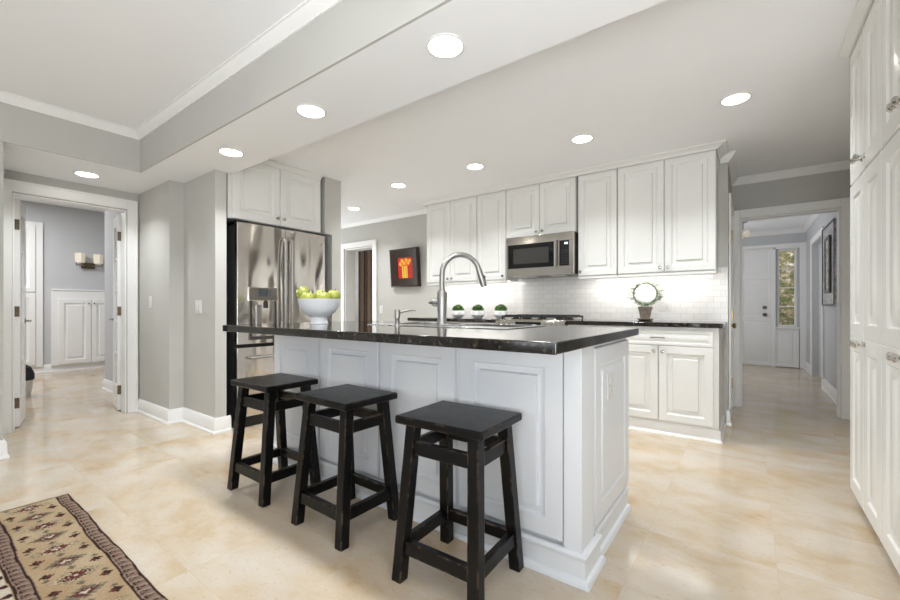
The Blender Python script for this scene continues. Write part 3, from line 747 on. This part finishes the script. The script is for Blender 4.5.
basecab('narrow white base cabinet just right of the gas range',-1.395,-1.017,[(-1.395,-1.017,-1.05)],[(-1.395,-1.017)])
basecab('wide white base cabinet left of the gas range, behind the island',-3.42,-2.18,[(-3.42,-3.006,-3.04),(-3.006,-2.593,-2.97),(-2.593,-2.18,-2.56)],[(-3.42,-2.8),(-2.8,-2.18)])
struct(MB().sweep([(0,0),(.022,0),(.020,.010),(.010,.022),(.008,.085),(.0,.095)],[(-1.40,BYF+.012,0),(-.191,BYF+.012,0),(-.191,4.392,0)]).build('baseboard_cabinet','trim'))
for l,x0,x1 in (('dark granite counter run left of the gas range under three pots',-3.425,-2.165),('dark granite counter run right of the gas range under the topiary',-1.405,-.166)):
    o = MB().box(x0,x1,3.755,4.41,.8945,.932).build('countertop','granite',None,bevel=.005); tag(o,l,'countertop','back counters')
rg = thing('gas_range','stainless slide-in gas range between the two back counters','stove',(-2.16,4.40,0),0)
w=.75
MB().box(.0,w,-.62,0,.06,.88).build('body','steel',rg)
MB().box(.01,w-.01,-.645,-.62,.17,.76).build('oven_door','blackglass',rg,bevel=.003)
MB().tube([(.06,-.645,.72),(.06,-.685,.72),(.69,-.685,.72),(.69,-.645,.72)],.011,12).build('oven_handle','nickel',rg)
MB().box(.02,w-.02,-.60,-.05,.0,.06).build('toe_base','black',rg)
MB().hexa([(0,-.665,.82),(w,-.665,.82),(w,-.60,.82),(0,-.60,.82)],[(0,-.652,.918),(w,-.652,.918),(w,-.60,.918),(0,-.60,.918)]).build('control_panel','steel',rg,bevel=.003)
MB().box(.235,.505,-.664,-.655,.872,.912).build('display','blackglass',rg)
MB().box(.42,.46,-.6655,-.6635,.878,.886).build('clock','display',rg)
for k,x in enumerate((.06,.12,.18,.565,.625,.685)):
    q = MB(Matrix.Translation((x,-.655,.886)) @ Matrix.Rotation(PI/2,4,'X')); q.lathe([(0,0),(.021,0),(.021,.005),(.017,.007),(.015,.03),(0,.031)],(0,0,0),20); q.build('knob','nickel',rg)
MB().box(-.004,w+.004,-.60,0,.880,.934).build('cooktop','steel',rg,bevel=.004)
for k in range(3):
    b = MB(); x0 = .02+k*.24; x1 = x0+.23
    for x in (x0,x0+.108,x1-.014): b.box(x,x+.014,-.56,-.06,.955,.972)
    for y in (-.56,-.36,-.27,-.074): b.box(x0,x1,y,y+.014,.953,.970)
    for x in (x0,x1-.014):
        for y in (-.56,-.074): b.box(x,x+.014,y,y+.014,.934,.956)
    for y in (-.51,-.46,-.41,-.22,-.17,-.12):
        for xx in (x0+.014,x0+.072,x0+.125,x0+.175): b.box(xx,xx+.040,y-.006,y+.006,.958,.980)
    b.build('grate','castiron',rg,bevel=.002)
for x,y in ((.135,-.45),(.135,-.17),(.375,-.31),(.615,-.45),(.615,-.17)):
    MB().lathe([(.05,.9335),(.05,.942),(.032,.944),(.032,.951),(0,.952)],(x,y,0),20).build('burner','castiron',rg)

# ------------------------------------------------------------------ things on the back counters
def leaf_card(b, p, d, up, L_, w_):
    d = d.normalized(); s_ = d.cross(up)
    if s_.length < 1e-4: s_ = d.orthogonal()
    s_.normalize(); n = s_.cross(d)
    q = [p, p+d*L_*.45+s_*w_+n*.15*L_, p+d*L_, p+d*L_*.45-s_*w_+n*.15*L_]
    vs = [b.v(x) for x in q]; c = b.v(p+d*L_*.5-n*.12*w_)
    for i in range(4): b.f([vs[i],vs[(i+1)%4],c])
def pot_plant():
    r = thing('potted_plant','','plant')
    b = MB(); n=6
    lv = [(.044,0,0),(.088,.038,.5),(.074,.088,0),(.066,.088,0),(.05,.066,0)]
    rings = [[b.v((rad*math.cos(2*PI*(k+o_)/n), rad*math.sin(2*PI*(k+o_)/n), z)) for k in range(n)] for rad,z,o_ in lv]
    b.f(rings[0][::-1])
    for ri,(A,B) in enumerate(zip(rings,rings[1:])):
        o0,o1 = lv[ri][2],lv[ri+1][2]
        for k in range(n):
            k1=(k+1)%n
            if o0==o1: b.f([A[k],A[k1],B[k1],B[k]])
            elif o1>o0: b.f([A[k],A[k1],B[k]]); b.f([A[k1],B[k1],B[k]])
            else: b.f([A[k],A[k1],B[k1]]); b.f([A[k],B[k1],B[k]])
    b.f(rings[-1]); b.build('pot','pot_white',r,smooth=False)
    rnd = random.Random(3); b = MB()
    b.sphere((0,0,.092),.062,16,8,.9)
    for i in range(260):
        t = math.acos(rnd.uniform(0,1)); f_ = rnd.uniform(0,2*PI); d = Vector((math.sin(t)*math.cos(f_),math.sin(t)*math.sin(f_),math.cos(t)))
        leaf_card(b, Vector((d.x*.058,d.y*.058,.092+d.z*.052)), d+Vector((rnd.uniform(-.5,.5),rnd.uniform(-.5,.5),rnd.uniform(0,.5))), Vector((0,0,1)), .022,.006)
    b.build('foliage','leaf',r,smooth=False)
    return r
pp0 = pot_plant()
for i,(x,y,rz,l) in enumerate([(-2.86,4.05,.35,'leftmost of three small white faceted pots with green dome plant'),
                            (-2.575,4.05,.35,'middle one of three small white faceted pots with green dome plant'),
                            (-2.295,4.10,.9,'rightmost of three white faceted pots, beside the gas range')]):
    q = pp0 if i==0 else dup(pp0)
    q.location=(x,y,.932); q.rotation_euler=(0,0,rz); tag(q,l,'plant','faceted pots on the back counter')
tp = thing('topiary','ring-shaped leafy topiary in an aged pot on the right back counter','plant',(-.805,4.24,.932),.25)
MB().lathe([(.0,0),(.05,0),(.072,.012),(.074,.018),(.066,.018),(.05,.012),(0,.012)],seg=28).build('saucer','terracotta',tp)
MB().lathe([(.0,.0125),(.040,.0125),(.056,.105),(.062,.105),(.064,.132),(.056,.132),(.052,.115),(0,.112)],seg=28).build('pot','terracotta',tp)
rc = Vector((0,0,.255)); R_=.102
MB().tube([(R_*math.sin(2*PI*k/40),.004*math.sin(9*k),rc.z-R_*math.cos(2*PI*k/40)) for k in range(40)],.0055,8,closed=True).tube([(0,0,.11),(0,0,rc.z-R_)],.005,8).build('hoop','vine',tp)
rnd = random.Random(5); b = MB()
for i in range(600):
    a_ = rnd.uniform(0,2*PI)
    if rnd.random()<.35: a_ = rnd.gauss(0,.55)
    p = Vector((R_*math.sin(a_),0,rc.z-R_*math.cos(a_))); out = Vector((math.sin(a_),0,-math.cos(a_)))
    d = Vector((rnd.uniform(-1,1),rnd.uniform(-1,1),rnd.uniform(-.7,1)))+out*rnd.uniform(-.2,.9)
    off = Vector((rnd.gauss(0,.007),rnd.gauss(0,.009),rnd.gauss(0,.007)))
    leaf_card(b,p+off,d,Vector((0,0,1)),rnd.uniform(.014,.026),rnd.uniform(.003,.007))
for i in range(34):                                # loose sprigs
    a_ = rnd.choice([rnd.gauss(1.9,.5),rnd.gauss(-1.7,.5),rnd.gauss(.2,.8)]); p = Vector((R_*math.sin(a_),0,rc.z-R_*math.cos(a_))); out = Vector((math.sin(a_)*1.2,rnd.uniform(-.5,.5),.35-math.cos(a_)*.4)).normalized()
    L_ = rnd.uniform(.03,.065); b.tube([p,p+out*L_],.0012,4)
    for k in range(5): leaf_card(b,p+out*L_*(.3+.16*k),out+Vector((rnd.uniform(-1,1),rnd.uniform(-1,1),rnd.uniform(-1,1))),Vector((0,1,0)),.016,.005)
b.build('foliage','leaf_pale',tp,smooth=False)
wall_plate('wall_outlet','wide white two-gang plate on the tiled backsplash beside the topiary','outlet',(-.662,4.411,1.078),0,.122,.118,'mixed',None,2)
wall_plate('wall_outlet','small white plate on the back wall below the framed picture','outlet',(-4.565,4.4195,1.03),0,.078,.118,'outlet')
wall_plate('light_switch','single white switch plate on grey wall near the french doors','light switch',(-4.685,1.4625,1.108),0,.075,.118,'switch')
wall_plate('light_switch','wide white switch plate on the grey pier nearest the refrigerator','light switch',(-3.915,1.5775,1.06),0,.118,.118,'switch',None,2)
wall_plate('wall_outlet','white outlet low on the grey hall wall','outlet',(.7845,6.05,.34),-PI/2)

# ------------------------------------------------------------------ framed picture (leans out at the top)
fp = thing('framed_picture','dark framed red picture of yellow flowers hanging on back wall','picture',(-4.03,4.412,1.36),0)
fp.rotation_euler = (math.radians(4.0),0,0)
w,h = .272,.555
def bar(b,x0,x1,z0,z1,xi0,xi1,zi0,zi1): pass
b = MB()
O = [(-w,0),(w,0),(w,h),(-w,h)]; I = [(-w+.125,.125),(w-.125,.125),(w-.125,h-.125),(-w+.125,h-.125)]
rb=[b.v((x,0,z)) for x,z in O]; rf=[b.v((x,-.05,z)) for x,z in O]; r2=[b.v((x*.93,-.058,h/2+(z-h/2)*.93)) for x,z in O]; ri=[b.v((x*1.04,-.028,h/2+(z-h/2)*1.03)) for x,z in I]; rj=[b.v((x,-.028,z)) for x,z in I]; rk=[b.v((x,0,z)) for x,z in I]
for A,B in ((rb,rf),(rf,r2),(r2,ri),(ri,rj),(rj,rk),(rk,rb)):
    for k in range(4): b.f([A[k],A[(k+1)%4],B[(k+1)%4],B[k]])
b.build('frame','darkwood',fp)
cv = MB().box(-w+.126,w-.126,-.018,-.004,.126,h-.126).build('canvas','red_canvas',fp)
rnd = random.Random(11); b = MB()
b.box(-.062,-.035,-.0195,-.018,.13,.30); b.box(-.022,.008,-.0195,-.018,.13,.30); b.box(.018,.042,-.0195,-.018,.13,.30)
b.build('flower_stems','yellow_paint',cv)
b = MB(Matrix.Rotation(PI/2,4,'X'))
for cx,cz,rr in ((-.09,.335,.03),(-.055,.375,.036),(-.02,.345,.034),(.025,.385,.034),(.06,.345,.036),(.09,.375,.03),(.01,.315,.028),(-.05,.315,.026)):
    ph = rnd.random()*6; b.prism([(cx+rr*(1+.22*math.sin(5*a_+ph))*math.cos(a_), cz+rr*(1+.22*math.sin(5*a_+ph))*math.sin(a_)) for a_ in [2*PI*k/30 for k in range(30)]],.018,.0192)
b.build('flower_heads','orange_paint',cv)
b = MB(Matrix.Rotation(PI/2,4,'X'))
for cx,cz,rr in ((-.09,.335,.017),(-.05,.378,.019),(-.015,.345,.018),(.03,.388,.018),(.065,.345,.02),(.092,.378,.015)):
    ph = rnd.random()*6; b.prism([(cx+rr*(1+.3*math.sin(4*a_+ph))*math.cos(a_), cz+rr*(1+.3*math.sin(4*a_+ph))*math.sin(a_)) for a_ in [2*PI*k/24 for k in range(24)]],.0193,.0202)
b.build('flower_centres','yellow_paint',cv)

# ------------------------------------------------------------------ pantry wall (faces -x)
PXF = .435
PP = [(0,-.003),(.003,0),(.070,0),(.078,-.008),(.10,-.009),(.125,-.001)]
def pantry(label, y_far):
    r = thing('pantry_cabinet',label,'cabinet',(1.055,y_far,0),-PI/2,'tall pantry cabinets along the right wall'); d = 1.055-PXF-.02; w = .65
    MB().box(.001,w-.001,-d,0,.075,2.40).build('body','pantry',r)
    MB().box(.001,w-.001,-d+.045,0,0,.074).build('toe_board','pantry',r)
    for k in (0,1):
        x0,x1 = .003+k*.325,.322+k*.325; kx = .296 if k==0 else .354
        lo = MB().panel(x0,x1,.085,.900,-d,-d-.02,PP).panel(x0,x1,.900,1.698,-d,-d-.02,PP).build('door','pantry',r)
        knob2(lo,kx,-d-.02,.878)
        up = MB().panel(x0,x1,1.708,2.392,-d,-d-.02,PP).build('door','pantry',r); knob2(up,kx,-d-.02,1.765)
    MB().sweep([(0,0),(0,-.028),(.012,-.028),(.02,-.02),(.045,-.008),(.05,0)],[(0,-d-.018,KC-.001),(w,-d-.018,KC-.001)]).build('crown','pantry',r)
    return r
def knob2(par,x,y,z):
    k = MB(Matrix.Translation((x,y,z)) @ Matrix.Rotation(PI/2,4,'X'))
    k.lathe([(0,0),(.013,0),(.013,.003),(.006,.006),(.006,.020),(.015,.026),(.017,.033),(.012,.040),(0,.042)],(0,0,0),18); return k.build('knob','knob_nickel',par)
pantry('tall white pantry cabinet farthest along right side, next to hall doorway',3.045)
pantry('tall white pantry cabinet nearest the camera at the right picture edge',2.395)

# ------------------------------------------------------------------ recessed ceiling lights
DL = [(-4.63,.976,SO,'recessed ceiling light in the low alcove ceiling before the french doors'),
      (-3.11,1.474,SO,'recessed soffit light nearest the refrigerator cabinet'),
      (-2.08,1.445,SO,'recessed soffit light in the middle of its row of three'),
      (-1.085,1.44,SO,'largest-looking recessed light, nearest the top edge of the picture'),
      (-4.415,3.753,KC,'recessed kitchen light farthest away, above the back doorway'),
      (-3.18,3.34,KC,'recessed kitchen light second from the doorway, left of the wall cabinets'),
      (-2.155,3.34,KC,'recessed kitchen light above and left of the microwave'),
      (-1.10,3.31,KC,'recessed kitchen light nearest the tall cabinet right of the microwave'),
      (-.075,3.28,KC,'recessed kitchen light at the right, nearest the pantry')]
d0 = None
for x,y,z,l in DL:
    if d0 is None:
        d0 = thing('recessed_light',l,'ceiling light')
        MB().lathe([(.074,-.001),(.076,-.005),(.083,-.005),(.087,-.003),(.088,-.0005),(.074,-.0005)],seg=40).build('trim_ring','trim',d0)
        MB().lathe([(.074,-.0035),(.0,-.0035)],seg=40).build('lens','lens',d0)
        q = d0
    else: q = dup(d0)
    q.location=(x,y,z); tag(q,l,'ceiling light','recessed ceiling lights')
    a_ = area('downlight_glow',(x,y,z-.02),(0,0,0),.14,.14,(5.6 if x < -4.5 else 7.8),(.93,.972,1.0),'DISK',math.radians(122))

# ------------------------------------------------------------------ rug
def rug():
    x0,x1,y0,y1 = -3.09,-.95,-.65,.575
    nx,ny = int((x1-x0)/.0048),int((y1-y0)/.0032)
    xs = np.linspace(x0,x1,nx); ys = np.linspace(y0,y1,ny)
    Xg,Yg = np.meshgrid(xs,ys,indexing='ij')
    rs = np.random.RandomState(4)
    wob = .002*np.sin(Xg*11)+.0008*np.sin(Xg*37+1)
    u = Xg-x0                                 # from the end edge
    v = y1-Yg+wob                             # from the long edge
    dist = np.minimum(v, u+.03)              # border follows the two edges, end border has no outer stripe
    n1 = rs.rand(nx,ny); 
    def hexc(r,g,b): return np.array(srgb(r,g,b)[:3])
    tan,tan2,pink,brown,cream,maroon,sage,pinkl = hexc(166,140,108),hexc(182,162,132),hexc(128,106,94),hexc(58,40,34),hexc(196,186,168),hexc(98,54,50),hexc(136,126,104),hexc(150,128,112)
    C = np.zeros((nx,ny,3)); 
    # main field band
    mot = .5+.5*np.sin(Xg*9.1+np.sin(Yg*13)*2)*np.sin(Yg*11.3+np.sin(Xg*7)*2)
    C[:] = tan*(1-mot[...,None])+tan2*mot[...,None]
    # along = coordinate along the border, acr = across it
    corner = u < v
    along = np.where(v < .55, u, v)
    L_ = .205
    def medallion(al, ac, c_al, c_ac, ra, rc_):
        return np.abs(al-c_al)/ra+np.abs(ac-c_ac)/rc_
    acr = v; per = .15
    # sprigs and diamonds in the tan band
    k = np.floor(u/per); uc = (k+.5)*per; even = (k%2==0)
    dm = medallion(u,acr,uc,.165,.060,.085)+.16*np.sin(acr*260)*np.sin(u*240)
    band = (v>.058)&(v<.27)
    def put(mask,col):
        C[mask] = col
    put(band&even&(dm<1.0)&(dm>.86),sage); put(band&even&(dm<=.86),tan2*1.02); put(band&even&(dm<.66)&(dm>.56),brown); put(band&even&(dm<.5),maroon); put(band&even&(dm<.16),cream)
    put(band&~even&(dm<.80)&(dm>.5),sage*.75); put(band&~even&(dm<.5),maroon*1.05); put(band&~even&(dm<.2),cream)
    for (off,ac,ra,rc_,col) in ((0,.090,.022,.022,brown),(0,.238,.022,.022,brown),(.0,.100,.012,.012,maroon),(0,.228,.012,.012,maroon),(.0,.165,.016,.014,sage*.6),(-.035,.085,.012,.012,sage*.6),(.035,.245,.012,.012,sage*.6)):
        kk = np.floor((u+per/2)/per); c2 = kk*per+off
        mm = medallion(u,acr,c2,ac,ra,rc_)+.35*np.sin(u*300)*np.sin(acr*330)
        put(band&(mm<1),col)
    # striped guards: outer and inner
    for a0,a1 in ((.0,.058),(.27,.328)):
        g = (v>=a0)&(v<a1); ss = np.sin(u*2*PI/.040)
        put(g,pink); put(g&(ss>.2),pinkl)
        tu = np.abs(((u/.040)%1)-.5)*.040; tv = v-a0
        lim = np.clip((tv-.014)/.030,0,1)*.013
        put(g&(tv>.015)&(tv<.044)&(tu<lim)&(tu>lim-.0055),brown*1.2); put(g&(np.abs(tv-.043)<.003)&(tu<.013),brown*1.2)
        for e_ in (a0+.007,a1-.004): put((np.abs(v-e_)<.0038),brown*.8)
    # inner cream field with bold figures
    inn = v>=.332
    put(inn,cream)
    pu,pv = .17,.20; row = np.floor((v-.34)/pv); uu = u+(row%2)*pu/2
    du = np.abs((uu/pu)%1-.5)*pu; dv = np.abs(((v-.34)/pv)%1-.5)*pv
    dd = du/.075+dv/.092+.10*np.sin(u*210)*np.sin(v*190)
    put(inn&(dd<1)&(dd>.84),sage*.8); put(inn&(dd<.70)&(dd>.52),brown); put(inn&(dd<.36),maroon); put(inn&(dd<.14),tan2)
    d2 = np.abs(((uu/pu)+.5)%1-.5)*pu/.03+dv/.022+.3*np.sin(u*240)*np.sin(v*260); put(inn&(d2<1),brown*.9)
    d3 = np.abs(((uu/pu)+.25)%.5-.25)*pu/.016+np.abs((((v-.34)/pv)+.5)%1-.5)*pv/.035; put(inn&(d3<1),maroon*.8); put(inn&(d3<.5),brown*.8)
    endb = u<.022; put(endb,sage*.8); put(u<.009,tan)
    C = C*(.86+.26*n1[...,None])
    C = np.clip(C,0,1)
    Z = .0085+.0015*rs.rand(nx,ny)
    # rounded outer corner
    dx = np.clip(.02-u,0,1); dy = np.clip(.02-(y1-Yg),0,1); rr = np.sqrt(dx**2+dy**2)
    Xs = Xg+np.where(rr>.02,(rr-.02)*.7,0); Ys = Yg-np.where(rr>.02,(rr-.02)*.7,0)
    Ys = Ys+wob*1.0
    edge = (np.arange(nx)[:,None]==0)|(np.arange(nx)[:,None]==nx-1)|(np.arange(ny)[None,:]==0)|(np.arange(ny)[None,:]==ny-1)
    Z = np.where(edge,.0008,Z)
    co = np.stack([Xs,Ys,Z],-1).reshape(-1,3)
    idx = np.arange(nx*ny).reshape(nx,ny)
    fc_ = np.stack([idx[:-1,:-1],idx[1:,:-1],idx[1:,1:],idx[:-1,1:]],-1).reshape(-1,4)
    me = bpy.data.meshes.new('rug'); me.vertices.add(len(co)); me.vertices.foreach_set('co',co.ravel())
    me.loops.add(fc_.size); me.polygons.add(len(fc_)); me.loops.foreach_set('vertex_index',fc_.ravel().astype(np.int32))
    me.polygons.foreach_set('loop_start',np.arange(0,fc_.size,4,dtype=np.int32)); me.polygons.foreach_set('loop_total',np.full(len(fc_),4,dtype=np.int32))
    me.update(calc_edges=True); me.validate()
    at = me.color_attributes.new('weave','FLOAT_COLOR','POINT'); at.data.foreach_set('color',np.concatenate([C,np.ones((nx,ny,1))],-1).reshape(-1).astype(np.float32))
    m,n,L,P = nt('woven_wool'); a_ = n.new('ShaderNodeAttribute'); a_.attribute_name='weave'; L.new(a_.outputs['Color'],P.inputs['Base Color']); P.inputs['Roughness'].default_value=.95; P.inputs['Specular IOR Level'].default_value=.1
    t = n.new('ShaderNodeTexNoise'); t.inputs['Scale'].default_value = 220; b_ = n.new('ShaderNodeBump'); b_.inputs['Strength'].default_value=.5; b_.inputs['Distance'].default_value=.004
    L.new(t.outputs[0],b_.inputs['Height']); L.new(b_.outputs[0],P.inputs['Normal'])
    me.materials.append(m); me.shade_smooth()
    o = bpy.data.objects.new('rug',me); COL.objects.link(o); return o
tag(rug(),'tan and maroon patterned oriental rug on the tile floor','rug')

# ------------------------------------------------------------------ room beyond the french doors
bc = thing('built_in_cabinet','low white built-in two-door cabinet below the wall sconce','cabinet',(-9.245,1.495,0),PI/2)
MB().box(0,1.02,-.04,0,.10,1.34).build('face_frame','trim',bc,bevel=.004)
for x0,x1,kx in ((.085,.495,.465),(.505,.915,.535)):
    cab_door(bc,x0,x1,.12,1.20,-.041,kx=kx,kz=1.13,prof=FR,m='trim')
MB().box(-.0,1.02,-.052,0,1.341,1.365).build('ledge','trim',bc,bevel=.004)
bt = thing('closet_door','tall narrow white panelled closet front left of the low built-in cabinet','cabinet',(-9.245,.84,0),PI/2)
MB().box(0,.56,-.03,0,.10,2.43).build('face_frame','trim',bt,bevel=.004)
cab_door(bt,.03,.47,.14,1.28,-.031,m='trim',prof=FR); cab_door(bt,.03,.47,1.31,2.37,-.031,m='trim',prof=FR)
sc = thing('wall_sconce','bronze two-shade wall sconce above the low built-in cabinet','wall light',(-9.24,1.96,1.76),PI/2)
MB().box(-.09,.09,-.03,-.001,-.03,.07).build('back_plate','bronze',sc,bevel=.006)
for s_ in (-1,1):
    MB().tube([(s_*.06,-.03,.02),(s_*.08,-.09,.02),(s_*.17,-.10,.02),(s_*.17,-.10,.06)],.012,10).build('arm','nickel',sc)
    MB().lathe([(.03,.055),(.06,.06),(.065,.08),(.07,.22),(.066,.22),(.06,.08),(.0,.07)],(s_*.12,-.10,0),8).build('shade','shade',sc)
MB().tube([(-.09,-.035,.02),(.09,-.035,.02)],.014,10).build('cross_bar','bronze',sc)
bn = thing('waste_basket','round pale basket with dark domed top just inside left french door','basket',(-6.95,.86,0))
MB().lathe([(.0,0),(.09,0),(.105,.12),(.11,.20),(.0,.20)],seg=28).build('basket','bin_white',bn)
MB().lathe([(.115,.195),(.125,.21),(.122,.27),(.095,.345),(.05,.38),(0,.388)],seg=28).build('dome','bin_dark',bn)

# ------------------------------------------------------------------ curtain beyond the back doorway
b = MB(); n=70; A=[];B=[];A2=[];B2=[]
for k in range(n+1):
    t = k/n; x = -5.90+.52*t; y = 5.12+.035*math.sin(t*2*PI*6)+.01*math.sin(t*31)
    A.append(b.v((x,y,.02))); B.append(b.v((x+.02*math.sin(t*9)*0,y*1.0,2.3))); A2.append(b.v((x,y+.006,.02))); B2.append(b.v((x,y+.006,2.3)))
for k in range(n):
    b.f([A[k],A[k+1],B[k+1],B[k]]); b.f([A2[k+1],A2[k],B2[k],B2[k+1]]); b.f([A[k+1],A[k],A2[k],A2[k+1]]); b.f([B[k],B[k+1],B2[k+1],B2[k]])
b.f([A[0],B[0],B2[0],A2[0]]); b.f([A[-1],A2[-1],B2[-1],B[-1]])
o = b.build('curtain','curtain',None,ang=60); tag(o,'brown striped floor-length curtain seen through the back doorway','curtain')

# ------------------------------------------------------------------ hall: wall art, lamp, garden outside
wa = thing('wall_art','tall dark pewter relief panel with mirrored centre on hall wall','wall art',(.784,7.06,1.08),-PI/2)
MB().panel(0,.92,0,.97,0,-.03,[(0,0),(.02,0),(.03,-.006)]).build('relief_panel','hall_art',wa)
b = MB(); b.box(.0,.92,-.038,-.0305,0,.02); b.box(.0,.92,-.038,-.0305,.95,.97); b.box(0,.02,-.038,-.0305,.02,.95); b.box(.90,.92,-.038,-.0305,.02,.95); b.build('rim','pewter',wa)
b = MB(); b.box(.30,.34,-.048,-.0305,.15,.82); b.box(.62,.66,-.048,-.0305,.15,.82); b.box(.34,.62,-.048,-.0305,.15,.19); b.box(.34,.62,-.048,-.0305,.78,.82); b.build('inner_frame','pewter',wa,bevel=.004)
MB().box(.34,.62,-.042,-.0305,.19,.78).build('mirror_centre','mirror',wa)
hl = thing('ceiling_lamp','small bright glass ceiling lamp at the left edge of the hall doorway','ceiling light',(-.09,8.0,2.43))
MB().lathe([(.06,0),(.06,-.02),(.02,-.03),(.0,-.03)],seg=24).build('canopy','nickel',hl)
MB().lathe([(.012,-.03),(.012,-.13),(0,-.13)],seg=12).build('stem','nickel',hl)
for k in range(3):
    a_ = 2*PI*k/3; MB().sphere((.055*math.cos(a_),.055*math.sin(a_),-.20-.02*k),.05,14,8,1.1).build('globe','lens2' if 'lens2' in M else 'shade',hl)
b = MB(); rnd = random.Random(9)
for i in range(3600):
    p = Vector((rnd.uniform(-.6,2.2),10.9+rnd.uniform(0,.9)+0*i,rnd.uniform(.05,3.5)))
    d = Vector((rnd.uniform(-1,1),rnd.uniform(-1,.2),rnd.uniform(-.8,.6))); leaf_card(b,p,d,Vector((0,0,1)),rnd.uniform(.06,.13),rnd.uniform(.02,.04))
o = b.build('garden_hedge','foliage',None,smooth=False); tag(o,'mixed green and russet shrubbery outside the sidelight window','hedge'); o['kind']='stuff'
S_box('floor_garden','bark',(-3,5,10.21,16,-.12,-.02))
S_box('wall_garden','foliage',(-2,4,12.2,12.4,0,3.8))
